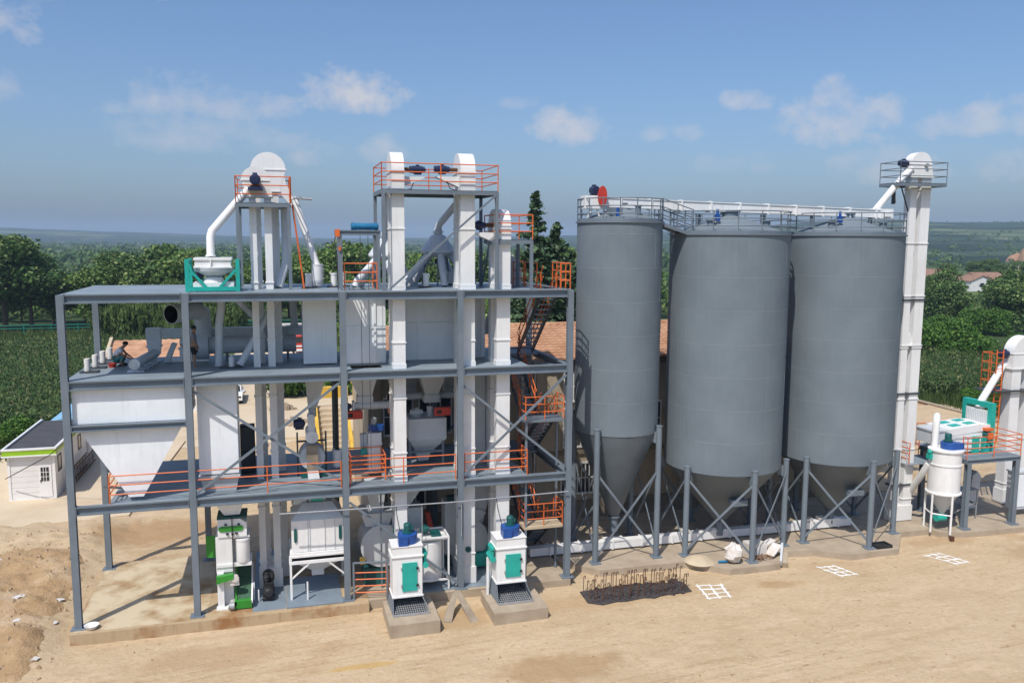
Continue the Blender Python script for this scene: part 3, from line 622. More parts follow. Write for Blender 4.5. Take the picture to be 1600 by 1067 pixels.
def platform(label, x0, x1, y0, y1, z, zb, rail, open_holes=(), posts=None, pm='steel', h=1.05):
    t = thing('head_platform', label, 'platform', ((x0+x1)/2, (y0+y1)/2, zb))
    # deck as frame plus plate with holes left where the elevator legs pass
    b = MB()
    xs_ = sorted({x0, x1, *[q for hl in open_holes for q in hl[:2]]}); ys_ = sorted({y0, y1, *[q for hl in open_holes for q in hl[2:]]})
    for i in range(len(xs_)-1):
        for j in range(len(ys_)-1):
            cx, cy_ = (xs_[i]+xs_[i+1])/2, (ys_[j]+ys_[j+1])/2
            if any(a < cx < c and d < cy_ < e for a, c, d, e in open_holes): continue
            b.box(xs_[i], xs_[i+1], ys_[j], ys_[j+1], z-.03, z)
    part(b, 'deck', M['steeldk'], t)
    b = MB()
    for y in (y0, y1): b.bar((x0, y, z-.1), (x1, y, z-.1), .07, .15)
    for x in (x0, x1): b.bar((x, y0, z-.105), (x, y1, z-.105), .07, .14)
    part(b, 'edge_frame', M['steel'], t)
    for p in (posts if posts is not None else [(x0+.05, y0), (x1-.05, y0), (x0+.05, y1), (x1-.05, y1)]):
        part(MB().bar((p[0], p[1], zb), (p[0], p[1], z-.17), .13, .13), 'post', M[pm], t)
    part(MB().rail([(x0,y0,z),(x1,y0,z),(x1,y1,z),(x0,y1,z),(x0,y0,z)], h=h, sp=2.4, r=.024), 'railing', M[rail], t)
    return t
p1 = platform('small roof platform with orange railing around the paired elevator heads, left side of the roof', -1.55, .56, 35.95, 38.3, 16.45, Z3,
         'orange', [(-1.12,-.12,36.4,36.85), (-.98,.18,37.5,38.0)])
part(MB().rail([(.6,36.0,16.45),(.6,36.35,16.45)], h=1.05, sp=.3, r=.03).tube([(.66,36.1,16.4),(1.05,36.0,12.95)], .035, 6).tube([(.66,36.4,16.4),(1.05,36.3,12.95)], .035, 6), 'ladder', M['orange'], p1)
p2 = platform('high central roof platform with orange railing between the two tall elevators', 4.12, 8.95, 34.42, 37.3, 17.02, Z3,
         'orange', [(4.5,5.1,34.6,36.2), (7.36,8.1,34.66,36.3)])
part(MB().bar((4.4, 34.36, 13.0), (8.85, 34.36, 16.85), .05, .08), 'brace', M['steel'], p2)
part(MB().bar((8.95, 37.3, 13.0), (9.0, 34.6, 16.8), .06, .1), 'brace', M['steel'], p2)
part(MB().tube([(9.0,34.9,17.0),(9.1,34.6,15.3)], .03, 5).tube([(9.02,35.3,17.0),(9.12,35.0,15.3)], .03, 5), 'ladder', M['orange'], p2)
p3 = platform('lower roof platform with orange railing around the short elevator near the stairs', 8.90, 10.5, 34.5, 36.6, 15.02, Z3,
         'orange', [(8.93,9.6,34.58,36.2)], posts=[(8.93,34.5),(10.45,34.5),(10.45,36.6)])

# ================================================================ ROOF EQUIPMENT
t = thing('grain_cleaner', 'white round grain cleaner in a teal frame on the roof edge', 'machine', (-2.45, 35.6, Z3))
b = MB()
for x in (-3.4, -1.52):
    for y in (34.95, 36.3): b.bar((x, y, Z3+.02), (x, y, 14.2), .15, .13)
for y in (34.95, 36.3):
    b.bar((-3.4, y, Z3+.12), (-1.52, y, Z3+.12), .13, .16); b.bar((-3.3, y, 13.78), (-2.7, y, 13.1), .06, .1); b.bar((-1.6, y, 13.78), (-2.2, y, 13.1), .06, .1)
for x in (-3.4, -1.52): b.bar((x, 34.95, Z3+.13), (x, 36.3, Z3+.13), .12, .15); b.bar((x, 34.95, 14.12), (x, 36.3, 14.12), .1, .1)
part(b, 'frame', M['teal'], t)
part(MB().box(-3.12,-1.78,35.05,36.2,13.9,14.22).box(-3.16,-1.74,35.0,36.25,14.16,14.25).box(-3.16,-1.74,35.0,36.25,13.86,13.92).box(-2.55,-2.5,34.98,35.06,13.9,14.2), 'sieve_box', M['white'], t)
part(MB().lathe((-2.45,35.6,13.3), [(.25,.0),(.3,.2),(.72,.42),(.76,.56)], n=24), 'dish', M['bing'], t)
part(MB().lathe((-2.45,35.45,13.1), [(.42,0),(.40,.2),(.34,.36),(.16,.4),(.16,.55),(.22,.56),(.22,.62)], n=20), 'gearbox', M['white'], t)
part(MB().box(-3.2,-1.68,35.0,36.2,13.02,13.28), 'base_tray', M['white'], t)
part(motor(MB(), (-2.98,35.5,13.55), 'x', .3, .14), 'motor', M['navy'], t)
def spout(label, pts, r, mt='white', n=12, cat='spout', collars=()):
    t = thing('spout_pipe', label, cat, pts[-1]); part(MB().tube(pts, r, n), 'tube', M[mt], t)
    b = MB()
    for i, k in ((0, 1), (len(pts)-1, len(pts)-2)):
        p = Vector(pts[i]); d = (Vector(pts[k])-p).normalized(); b.tube([p+d*.02, p+d*.08], r*1.22, n)
    part(b, 'collar', M[mt], t); return t
spout('bent white spout dropping from the left platform into the teal-framed cleaner', [(-1.05,36.5,17.0),(-1.55,36.4,16.45),(-2.5,36.0,15.3),(-2.56,35.9,15.05),(-2.56,35.75,14.26)], .16)
spout('long white spout slanting from the left platform down to the white dust pot', [(.78,37.6,16.75),(.95,37.4,16.1),(1.68,37.05,13.7)], .15)
spout('grey spout with a slide valve hanging below the left platform', [(.35,37.4,16.3),(.35,37.3,14.1),(.3,37.2,13.8),(.02,36.9,12.96)], .16, 'pipe')
t = thing('valve_actuator', 'thin white actuator rod sticking out right of the left roof platform', 'actuator', (1.1, 37.3, 16.6))
part(MB().tube([(.75,37.2,16.72),(1.5,37.2,16.68)], .05, 8).box(.95,1.05,37.1,37.3,16.62,16.78), 'rod', M['galv'], t)
t = thing('dust_pot', 'white dust pot with a rounded grey bottom on the left half of the roof', 'pot', (1.64, 37, Z3))
part(MB().lathe((1.64,37,13.1), [(.2,-.05),(.24,.22),(.24,.8),(.255,.8),(.255,.84)], n=20), 'pot_body', M['white'], t)
part(MB().lathe((1.64,37,Z3+.02), [(.05,0),(.16,.06),(.235,.2),(.238,.32)], n=20), 'pot_bottom', M['bing'], t)
b = MB()
for k in range(5): b.box(1.86,1.92,36.85,37.0,13.35+.13*k,13.37+.13*k)
part(b, 'clamps', M['galv'], t)
for x, y, l in ((1.27,36.9,'short white vent stub beside the orange ladder on the roof'), (2.35,37.4,'short white vent stub left of the blue hoist frame'), (2.75,37.7,'short white vent stub behind the hoist railing'),
                (6.25,36.5,'pale vent stub in front of the right distributor'), (7.75,38.4,'white two-tier vent stub right of the right distributor')):
    t = thing('roof_vent', l, 'vent', (x, y, Z3)); part(MB().lathe((x,y,Z3), [(.13,.06),(.13,.55),(.15,.55),(.15,.62)], n=14), 'stub', M['white'], t)
    part(MB().box(x-.3,x+.3,y-.25,y+.25,Z3+.01,Z3+.07), 'base_plate', M['steeldk'], t)
t = thing('hoist_gantry', 'steel gantry over the hoist shaft on the roof carrying a blue hoist', 'gantry', (3.25, 35.2, Z3))
for x in (2.5, 4.02):
    for y in (34.95, 36.45): part(MB().bar((x,y,Z3),(x,y,15.2), .11, .11), 'post', M['steel'], t)
part(MB().ibeam((2.35,34.95,15.27),(4.1,34.95,15.27),.2,.12).ibeam((2.35,36.45,15.27),(4.1,36.45,15.27),.2,.12).bar((2.5,34.95,15.25),(2.5,36.45,15.25),.1,.14).bar((4.0,34.95,15.25),(4.0,36.45,15.25),.1,.14), 'top_beam', M['steel'], t)
part(MB().box(2.28,2.46,34.85,35.05,15.1,15.4).box(2.4,2.5,34.82,34.95,14.55,14.7), 'limit_switch', M['orange'], t)
part(MB().tube([(2.3,34.9,15.2),(2.25,34.9,14.9),(2.34,34.9,14.3),(2.36,34.9,12.95)], .02, 5), 'cable', M['black'], t)
t = thing('electric_hoist', 'bright blue drum hoist lying on top of the roof gantry', 'hoist', (3.5, 35.3, 15.37))
part(MB().lathe((3.5,35.2,15.52), [(.12,-.56),(.155,-.54),(.155,-.4),(.14,-.39),(.14,.36),(.155,.37),(.155,.52),(.12,.55)], n=18, axis='x'), 'drum', M['cyan'], t)
part(MB().box(3.05,3.25,35.1,35.35,15.375,15.44).box(3.7,3.9,35.1,35.35,15.375,15.44), 'foot', M['cyan'], t)
part(MB().tube([(3.3,35.2,15.4),(3.3,35.2,5.3)], .012, 5).tube([(3.62,35.2,15.4),(3.62,35.2,5.3)], .012, 5), 'wire_rope', M['steeldk'], t)
def distributor(label, cx, cy_, zt, legs):
    t = thing('rotary_distributor', label, 'distributor', (cx, cy_, Z3))
    part(MB().lathe((cx,cy_,0), [(.26,zt-.12),(.26,zt),(.22,zt-.02),(.25,zt-.16),(.34,zt-.2),(.78,zt-.86),(.8,zt-.88),(.8,zt-.94),(.55,zt-1.1),(.3,zt-1.16)][3:], n=28)
         .lathe((cx,cy_,zt-.2), [(.2,0),(.2,.14),(.26,.15),(.26,.2)], n=20), 'cone_hood', M['pipe'], t)
    for dx, dy in legs:
        L = math.hypot(dx, dy); k = .5/L if L > .5 else .55
        part(MB().tube([(cx+dx*k,cy_+dy*k,zt-1.02),(cx+dx*.93,cy_+dy*.93,Z3+.28),(cx+dx,cy_+dy,Z3+.03)], .16, 12), 'spout', M['pipe'], t)
    b = MB()
    for a in (.6, 2.7, 4.5):
        b.bar((cx+.55*math.cos(a),cy_+.55*math.sin(a),zt-1.0),(cx+.75*math.cos(a),cy_+.75*math.sin(a),Z3+.02), .06)
    b.lathe((cx,cy_,zt-1.5), [(.5,0),(.5,.05)], n=16)
    part(b, 'stand', M['steel'], t); part(motor(MB(), (cx,cy_,zt-1.35), 'x', .3, .12), 'motor', M['navy'], t); return t
distributor('grey rotary distributor with spread spouts in the middle of the roof', 7.1, 38.2, 15.38, [(-1.75,-.9),(.05,-1.3),(1.6,-.3),(-.9,1.3),(1.0,1.4)])
distributor('white rotary distributor half hidden behind the left tall elevator', 4.72, 38.2, 15.2, [(-1.5,-1.1),(-1.2,-.5),(.1,-1.2),(1.1,-.1),(.6,1.2)])
spout('grey spout running from the right tall elevator head into the right distributor', [(7.95,36.0,17.6),(7.75,36.6,16.7),(7.12,38.15,15.65),(7.1,38.2,15.4)], .16, 'pipe')
spout('thin white spout dropping behind the left tall elevator into the left distributor', [(4.75,36.2,17.6),(4.68,37.8,16.0),(4.7,38.2,15.2)], .15, 'pipe')
t = thing('aspirator', 'flat pale air separator box beside the stair opening on the roof', 'machine', (10.3, 37.2, Z3))
part(MB().prism([(9.7,12.98),(10.75,12.98),(10.75,13.65),(10.35,14.35),(9.7,14.7)], 'y', 37.0, 37.5), 'housing', M['pipe'], t)
part(MB().lathe((10.2,36.98,13.75), [(.34,-.03),(.34,.03)], n=20, axis='y'), 'cover', M['pipe'], t)
part(MB().box(9.95,10.02,36.96,37.0,13.72,13.92).box(10.4,10.47,36.96,37.0,13.72,13.92), 'slots', M['black'], t)
part(MB().tube([(10.1,37.25,12.97),(10.0,37.3,11.5),(9.6,37.6,9.9)], .22, 10), 'duct', M['bing'], t)
t = thing('control_duct', 'vertical grey duct hanging beside the upper stair flight', 'duct', (10.0, 37.9, Z2)); part(MB().box(9.7,10.05,38.0,38.4,Z2+.02,12.7), 'duct_body', M['pipe'], t)
part(MB().frus((9.2,9.9,38.2,38.8),10.6,(9.6,9.95,38.3,38.7),11.6), 'hood', M['bing'], t)

# ================================================================ SECOND FLOOR
for k, (x, y, l) in enumerate(((-7.42,36.5,'nearest of the four wrapped white stub pipes on the floor edge'), (-7.35,37.65,'second nearest of the four wrapped white stub pipes on the floor edge'),
                               (-7.28,38.85,'third of the four wrapped white stub pipes counted from the front'), (-7.2,40.0,'farthest of the four wrapped white stub pipes, by the rear column'))):
    t = thing('stub_pipe', l, 'pipe', (x, y, Z2), 'wrapped stub pipes on the second floor')
    part(MB().lathe((x,y,Z2), [(.115,.07),(.12,.2),(.112,.3),(.12,.42),(.115,.56),(.09,.57),(.06,.55)], n=14), 'stub', M['plastic'], t)
    part(MB().box(x-.25,x+.42,y-.24,y+.24,Z2+.01,Z2+.07), 'base_plate', M['steeldk'], t)
t = thing('screw_feeder', 'grey tube screw with a white capped end lying on the second floor', 'conveyor', (-5.5, 37.8, Z2))
part(MB().tube([(-5.62,36.1,Z2+.33),(-5.25,39.3,Z2+.36)], .2, 16), 'tube', M['pipe'], t)
part(MB().lathe((-5.62,36.08,Z2+.33), [(.07,-.05),(.08,-.02),(.215,-.02),(.215,.06)], n=18, axis='y'), 'end_cap', M['plastic'], t)
for k in range(5):
    y = 36.3+.68*k; x = -5.6+.08*k; part(MB().box(x-.3,x+.3,y-.16,y+.16,Z2+.01,Z2+.06).box(x-.1,x+.1,y-.1,y+.1,Z2+.06,Z2+.2), 'foot', M['pipe'], t)
t = thing('air_duct', 'long pale rectangular duct running behind the second floor with a drop leg', 'duct', (-2.4, 39.3, Z2))
part(MB().box(-5.55,.6,39.25,39.62,10.66,11.06).box(-5.6,-5.0,39.2,39.68,10.6,11.1), 'duct_body', M['pipe'], t)
part(MB().frus((-5.5,-5.05,39.1,39.6),Z2+.3,(-5.58,-5.0,39.2,39.66),10.6).box(-5.6,-4.98,39.15,39.7,10.28,10.34), 'drop_leg', M['pipe'], t)
part(MB().box(.4,1.0,39.0,39.6,10.7,11.05).box(.3,1.05,38.95,39.65,11.05,11.09), 'end_box', M['pipe'], t)
t = thing('exhaust_duct', 'large open-mouthed grey duct poking left behind the second column', 'duct', (-3.6, 38.4, 11.3))
n_ = 20
b = MB(); AX = Vector((.62,.78,.04)).normalized(); SD = Vector((.78,-.62,0)).normalized(); UPV = SD.cross(AX)
ring = lambda r, s_: [Vector((-4.33,37.4,11.86))+AX*s_+SD*r*math.cos(6.283*j/n_)+UPV*r*math.sin(6.283*j/n_) for j in range(n_)]
b.loft([ring(.36,1.5), ring(.40,.06), ring(.41,0), ring(.385,0), ring(.36,.9)], True, False)
part(b, 'tube', M['pipe'], t)
part(MB().loft([ring(.382,.012), ring(.355,.85)], caps=False).loft([ring(.354,.84), ring(.354,.88)]), 'interior_shade', M['dark'], t)  # near-black liner and disc: the shade inside the duct is put into the colour
part(MB().tube([(-3.5,38.45,11.9),(-3.25,38.8,11.75),(-3.15,38.95,10.7)], [.37,.37,.34], 14), 'elbow', M['pipe'], t)
t = thing('dust_fan', 'pale centrifugal fan on a white base frame, second floor behind the second column', 'fan', (-3.7, 39, Z2))
part(MB().lathe((-3.25,39,10.35), [(.3,-.28),(.6,-.27),(.6,.25),(.4,.26),(.4,.55),(.3,.56)], n=28, axis='x'), 'fan_housing', M['pipe'], t)
part(MB().box(-4.6,-3.0,38.7,39.4,Z2+.01,Z2+.1).box(-4.2,-3.7,38.75,38.85,Z2+.1,10.2).box(-4.2,-3.7,39.2,39.3,Z2+.1,10.2).box(-4.25,-3.65,38.7,39.35,10.2,10.26), 'base_frame', M['white'], t)
part(motor(MB(), (-3.95,39.0,10.5), 'x', .5, .2), 'motor', M['pipe'], t)
part(MB().prism([(-4.85,Z2+.02),(-4.62,Z2+.02),(-4.3,10.45),(-4.5,10.5)], 'y', 38.55, 39.1), 'belt_guard', M['pipe'], t)
t = thing('round_duct', 'fat pale cylinder duct lying along the back of the second floor', 'duct', (-1.1, 39, Z2+.2))
part(MB().tube([(-2.7,38.95,10.33),(.72,38.95,10.33)], .38, 20), 'tube', M['pipe'], t)
b = MB()
for x in (-2.6,-1.0,.6): b.tube([(x-.03,38.95,10.33),(x+.03,38.95,10.33)], .42, 20)
part(b, 'flange', M['pipe'], t)
part(MB().box(-2.3,-2.2,38.7,39.2,Z2,10.0).box(.3,.4,38.7,39.2,Z2,10.0), 'feet', M['steel'], t)
spout('vertical pale pipe from the roof to the second floor right of the second column', [(-2.32,36.9,12.8),(-2.3,36.9,12.2),(-2.42,36.9,11.4),(-2.46,36.9,Z2+.03)], .16, 'pipe')
spout('pale pipe slanting up rightwards from the second floor past the twin elevator legs', [(.1,37.2,12.75),(-1.62,36.5,Z2+.1)], .15, 'pipe')
spout('pale pipe slanting down rightwards from the roof behind the twin elevator legs', [(-2.0,37.2,12.8),(-.2,38.2,10.75)], .15, 'pipe')
spout('narrow pale drop pipe right of the twin elevator legs, second floor', [(.62,38.6,12.8),(.66,38.9,11.1)], .16, 'pipe')
t = thing('gas_bottle', 'small white canister standing beside the slanting pipe on the second floor', 'canister', (-1.95,36.5,Z2))
part(MB().lathe((-1.95,36.5,Z2), [(.11,.06),(.115,.1),(.115,.42),(.07,.47),(.04,.48),(.04,.54)], n=14), 'bottle', M['white'], t); part(MB().box(-2.4,-1.5,36.3,36.75,Z2+.01,Z2+.06), 'base_plate', M['steeldk'], t)

def skinbody(name, joints, edges, mt, parent=None, sub=2, root=0):
    import bmesh
    me = bpy.data.meshes.new(name); bm = bmesh.new(); lay = bm.verts.layers.skin.verify()
    o0 = WL[parent.name] if parent else Vector((0,0,0)); vs = []
    for i, (p, r) in enumerate(joints):
        v = bm.verts.new(Vector(p)-o0); v[lay].radius = (r, r) if not isinstance(r, tuple) else r; v[lay].use_root = (i == root); vs.append(v)
    for a, c in edges: bm.edges.new((vs[a], vs[c]))
    bm.to_mesh(me); bm.free(); me.materials.append(mt)
    o = bpy.data.objects.new(name, me); COL.objects.link(o)
    md = o.modifiers.new('skin', 'SKIN'); md.use_smooth_shade = True
    sm = o.modifiers.new('subsurf', 'SUBSURF'); sm.levels = sub; sm.render_levels = sub
    if parent: o.parent = parent; WL[o.name] = o0
    return o
def hand(joints, edges, wrist, dirv, side, i0):
    """palm and five fingers as chains of the same skinned body"""
    d = Vector(dirv).normalized(); s_ = Vector(side).normalized(); n_ = d.cross(s_)
    w_ = Vector(joints[wrist][0]); palm = len(joints); joints.append((w_+d*.07, (.032,.018))); edges.append((wrist, palm))
    for k, (off, L) in enumerate(((-.03,.075),(-.01,.085),(.01,.08),(.03,.062))):
        a = len(joints); p = w_+d*.095+s_*off
        joints += [(p, .010), (p+d*L*.55-n_*.008, .009), (p+d*L*.9-n_*.03, .007)]; edges += [(palm, a), (a, a+1), (a+1, a+2)]
    a = len(joints); joints += [(w_+d*.05-s_*.045, .011), (w_+d*.09-s_*.06-n_*.01, .009)]; edges += [(palm, a), (a, a+1)]
# squatting worker facing right (+x)
wx, wy, wz = -6.55, 38.2, Z2+.01
P = lambda x, y, z: (wx+x, wy+y, wz+z)
pr_ = thing('person', 'worker in a pale grey shirt squatting on the second floor beside the screw tube', 'person', (wx, wy, Z2))
J = [(P(-.12,0,.30),.15),(P(-.06,0,.48),.145),(P(.06,0,.66),.155),(P(.16,0,.76),.08),(P(.24,0,.82),.062),(P(.31,0,.88),.10),(P(.37,0,.93),.085),
     (P(.1,-.19,.70),.062),(P(.2,-.24,.48),.05),(P(.42,-.16,.34),.034),
     (P(.1,.19,.70),.062),(P(.24,.22,.5),.05),(P(.46,.12,.34),.034),
     (P(-.05,-.13,.27),.10),(P(.26,-.2,.42),.075),(P(.08,-.2,.1),.05),(P(.22,-.21,.04),.042),
     (P(-.05,.13,.27),.10),(P(.28,.2,.42),.075),(P(.1,.2,.1),.05),(P(.24,.21,.04),.042),
     (P(.405,0,.875),.016),(P(.31,-.095,.88),.018),(P(.31,.095,.88),.018)]
E_ = [(0,1),(1,2),(2,3),(3,4),(4,5),(5,6),(2,7),(7,8),(8,9),(2,10),(10,11),(11,12),(0,13),(13,14),(14,15),(15,16),(0,17),(17,18),(18,19),(19,20),(6,21),(5,22),(5,23)]
hand(J, E_, 9, (.7,.2,-.5), (0,1,.2), 0); hand(J, E_, 12, (.7,-.1,-.5), (0,1,.2), 0)
skinbody('body', J, E_, M['skin'], pr_)
skinbody('shirt', [(P(-.13,0,.34),.17),(P(-.06,0,.49),.165),(P(.06,0,.66),.172),(P(.145,0,.745),.09),(P(.1,-.2,.695),.08),(P(.16,-.23,.56),.07),(P(.1,.2,.695),.08),(P(.18,.22,.57),.07)],
         [(0,1),(1,2),(2,3),(2,4),(4,5),(2,6),(6,7)], M['shirt'], pr_)
skinbody('trousers', [(P(-.12,0,.28),.165),(P(-.05,-.13,.27),.115),(P(.24,-.2,.41),.088),(P(.12,-.2,.18),.07),(P(-.05,.13,.27),.115),(P(.26,.2,.41),.088),(P(.14,.2,.18),.07)],
         [(0,1),(1,2),(2,3),(0,4),(4,5),(5,6)], M['tealcloth'], pr_)
part(MB().lathe(P(.29,0,.93), [(.03,-.09),(.1,-.04),(.118,.01),(.1,.06),(.05,.095)], n=14), 'hair', M['hair'], pr_)
b = MB()
for y in (-.2,.2): b.box(wx+.02,wx+.3,wy+y-.045,wy+y+.045,wz,wz+.06)
part(b, 'shoes', M['black'], pr_)
t = thing('bucket', 'small red basin on the floor under the squatting worker', 'basin', (-6.72,37.75,Z2+.005)); part(MB().lathe((-6.72,37.75,Z2+.01), [(.13,0),(.17,.14),(.185,.14),(.185,.16),(.15,.15),(.12,.03)], n=18), 'basin_body', M['red'], t)
# standing worker behind the second column
wx, wy, wz = -3.42, 36.7, Z2+.01
pr2 = thing('person', 'man in dark tee and black shorts standing half hidden behind the second column', 'person', (wx, wy, Z2))
J = [(P(0,0,.92),.14),(P(0,0,1.12),.13),(P(.01,0,1.38),.145),(P(.01,0,1.5),.06),(P(.03,0,1.62),.095),(P(.03,0,1.7),.08),
     (P(0,-.2,1.40),.058),(P(.02,-.24,1.14),.045),(P(.12,-.22,.92),.03),(P(0,.2,1.40),.058),(P(.02,.24,1.14),.045),(P(.12,.22,.92),.03),
     (P(0,-.1,.84),.095),(P(.02,-.11,.48),.062),(P(-.02,-.11,.1),.04),(P(.1,-.12,.04),.036),(P(0,.1,.84),.095),(P(.02,.11,.48),.062),(P(-.02,.11,.1),.04),(P(.1,.12,.04),.036),
     (P(.12,0,1.6),.016),(P(.03,-.09,1.62),.017),(P(.03,.09,1.62),.017)]
E_ = [(0,1),(1,2),(2,3),(3,4),(4,5),(2,6),(6,7),(7,8),(2,9),(9,10),(10,11),(0,12),(12,13),(13,14),(14,15),(0,16),(16,17),(17,18),(18,19),(4,20),(4,21),(4,22)]
hand(J, E_, 8, (.2,.05,-1), (1,0,0), 0); hand(J, E_, 11, (.2,-.05,-1), (1,0,0), 0)
skinbody('body', J, E_, M['skin'], pr2)
skinbody('shirt', [(P(0,0,.9),.155),(P(0,0,1.12),.15),(P(.01,0,1.37),.16),(P(0,-.21,1.39),.075),(P(.01,-.235,1.22),.066),(P(0,.21,1.39),.075),(P(.01,.235,1.22),.066)], [(0,1),(1,2),(2,3),(3,4),(2,5),(5,6)], M['tee'], pr2)
skinbody('shorts', [(P(0,0,.88),.15),(P(0,-.1,.8),.115),(P(.02,-.11,.55),.09),(P(0,.1,.8),.115),(P(.02,.11,.55),.09)], [(0,1),(1,2),(0,3),(3,4)], M['shorts'], pr2)
part(MB().lathe(P(.02,0,1.66), [(.04,-.09),(.1,-.02),(.108,.04),(.08,.09),(.03,.11)], n=14), 'hair', M['hair'], pr2)

# ================================================================ FIRST FLOOR
t = thing('pellet_mill', 'pale pellet mill with a white round cover and dark feet on the first floor', 'machine', (1.25, 36.5, Z1))
part(MB().lathe((1.22,36.5,5.72), [(.2,-.42),(.52,-.4),(.55,-.3),(.55,.5),(.4,.55)], n=28, axis='y'), 'mill_body', M['bing'], t)
part(MB().box(.98,1.46,35.9,36.1,5.18,6.3), 'front_door', M['wood'], t)
part(MB().lathe((1.22,36.1,6.62), [(.05,-.12),(.06,-.04),(.27,-.03),(.27,.05),(.24,.06),(.24,1.5)], n=24, axis='y'), 'conditioner', M['white'], t)
part(MB().frus((1.08,1.36,36.1,36.5),6.85,(1.05,1.35,36.0,36.4),7.45).lathe((1.2,36.1,7.5), [(.16,-.25),(.16,.3)], n=16, axis='y'), 'feed_chute', M['pipe'], t)
part(motor(MB(), (.72,36.3,7.2), 'x', .5, .2), 'motor', M['navy'], t)
part(MB().box(.74,1.1,36.1,37.2,Z1+.01,Z1+.2).box(1.4,1.8,36.1,37.2,Z1+.01,Z1+.2), 'feet', M['tealdk'], t)
part(MB().frus((1.02,1.5,35.85,36.2),Z1+.02,(1.0,1.45,35.9,36.2),5.2), 'outlet_chute', M['white'], t)
b = MB()
for x in (.62,1.82): b.bar((x,36.6,Z1),(x,36.6,6.75), .07)
b.bar((.58,36.6,6.35),(1.86,36.6,6.35), .07)
part(b, 'frame', M['steeldk'], t)
t = thing('steam_pipe', 'thick black pipe ending in a white drum, left of the third column', 'pipe', (2.1, 37.0, Z1)); part(MB().bar((2.32,37,5.75),(2.32,37,9.4),.16), 'pipe_shaft', M['black'], t); part(MB().lathe((2.32,37,5.0), [(.1,0),(.2,.05),(.2,.75),(.24,.76),(.24,.8)], n=16), 'drum', M['white'], t)
t = thing('control_cabinet', 'tall dark electrical cabinet standing on the first floor behind the white bin panel', 'cabinet', (-1.5, 37.6, Z1)); part(MB().box(-1.75,-1.15,37.4,37.8,Z1+.01,7.0), 'cabinet_body', M['black'], t); part(MB().box(-1.7,-1.2,37.37,37.395,5.9,6.9).box(-1.7,-1.2,37.37,37.395,5.0,5.8), 'door', M['steeldk'], t)
t = thing('batch_mixer', 'pale grey tapered mixer hopper under the red boxes in the middle of the first floor', 'mixer', (6.3, 37.3, Z1))
part(MB().frus((5.45,7.15,36.6,38.2),6.1,(5.45,7.15,36.6,38.2),7.05).frus((5.85,6.5,37.0,37.8),5.42,(5.45,7.15,36.6,38.2),6.1), 'mixer_body', M['bing'], t)
part(MB().frus((5.95,6.4,37.15,37.65),5.0,(5.85,6.5,37.05,37.75),5.4), 'outlet', M['pipe'], t)
b = MB()
for x in (5.4,7.0):
    for y in (36.7,38.2): b.bar((x if x > 6 else 5.5,y,Z1),(x if x > 6 else 5.5,y,6.1 if x < 6 else 7.0), .1)
b.bar((5.5,36.65,5.55),(7.0,36.65,5.55), .09); b.bar((5.5,38.2,5.55),(7.0,38.2,5.55), .09)
part(b, 'stand', M['steel'], t)
part(motor(MB(), (5.9,37.2,7.25), 'x', .6, .16).tube([(6.5,37.2,7.05),(6.5,37.2,7.5)], .14, 10), 'motor', M['pipe'], t)
for l, x0, x1, y, z in (('white screw feeder under the hopper cones right of the third column', 3.05, 4.9, 36.9, 7.72), ('white screw feeder under the hopper cones left of the fourth column', 5.2, 7.9, 38.0, 7.85)):
    t = thing('screw_feeder', l, 'conveyor', ((x0+x1)/2, y, z-.2)); part(MB().tube([(x0,y,z),(x1,y,z)], .17, 14).box(x0-.05,x0+.05,y-.22,y+.22,z-.22,z+.22).box(x1-.05,x1+.05,y-.22,y+.22,z-.22,z+.22), 'trough', M['bing'], t)
    part(motor(MB(), (x0-.3,y,z), 'x', .5, .15), 'motor', M['navy'], t)
for l, x, y, z in (('red motor guard box at the far left, right beside the third column', 3.05, 36.7, 7.2), ('red motor guard box half hidden by the left tall elevator', 4.95, 37.0, 7.3), ('red motor guard box with a black window above the mixer', 6.93, 36.45, 7.22)):
    t = thing('drive_guard', l, 'guard', (x, y, z)); part(MB().box(x-.36,x+.36,y-.14,y+.14,z,z+.36), 'guard_box', M['red'], t, bevel=.03); part(MB().box(x-.26,x-.06,y-.16,y-.145,z+.1,z+.26), 'window', M['black'], t)
def small_filter(label, x, y):
    t = thing('dust_filter', label, 'dust filter', (x, y, Z1))
    part(MB().box(x-.3,x+.28,y,y+.7,Z1+.02,6.52).box(x-.33,x+.31,y-.03,y+.73,6.0,6.05), 'cabinet', M['white'], t)
    part(MB().box(x-.62,x-.33,y+.2,y+.5,5.9,6.45), 'side_box', M['bing'], t)
    part(MB().lathe((x+.0,y+.35,6.6), [(.26,0),(.26,.24),(.1,.25)], n=20).box(x+.1,x+.42,y+.1,y+.6,6.6,6.82), 'fan', M['blue'], t)
    part(MB().lathe((x,y+.35,6.84), [(.13,0),(.13,.28),(.08,.34)], n=12), 'motor', M['galv'], t)
    part(MB().tube([(x-.5,y+.1,5.5),(x-.5,y+.1,5.9)], .14, 10), 'valve', M['teal'], t)
small_filter('white dust filter with a small blue fan standing in the railed opening, first floor', 3.95, 36.6)
t = thing('step_ladder', 'dark folded step frame lying on the first floor next to the left tall elevator', 'ladder', (4.35,35.2,Z1)); b = MB()
for dx in (0,.3): b.tube([(3.95+dx,35.6,Z1+.05),(4.15+dx,35.3,Z1+.45),(4.4+dx,34.9,Z1+.04)], .025, 5)
for k in range(3): b.tube([(4.2+.08*k,35.2-.1*k,Z1+.4-.12*k),(4.5+.08*k,35.2-.1*k,Z1+.4-.12*k)], .02, 5)
part(b, 'frame', M['steeldk'], t)
t = thing('steel_plates', 'loose pale plates and bars heaped under the left hopper tip', 'scrap', (-6.0,36.3,Z1)); b = MB()
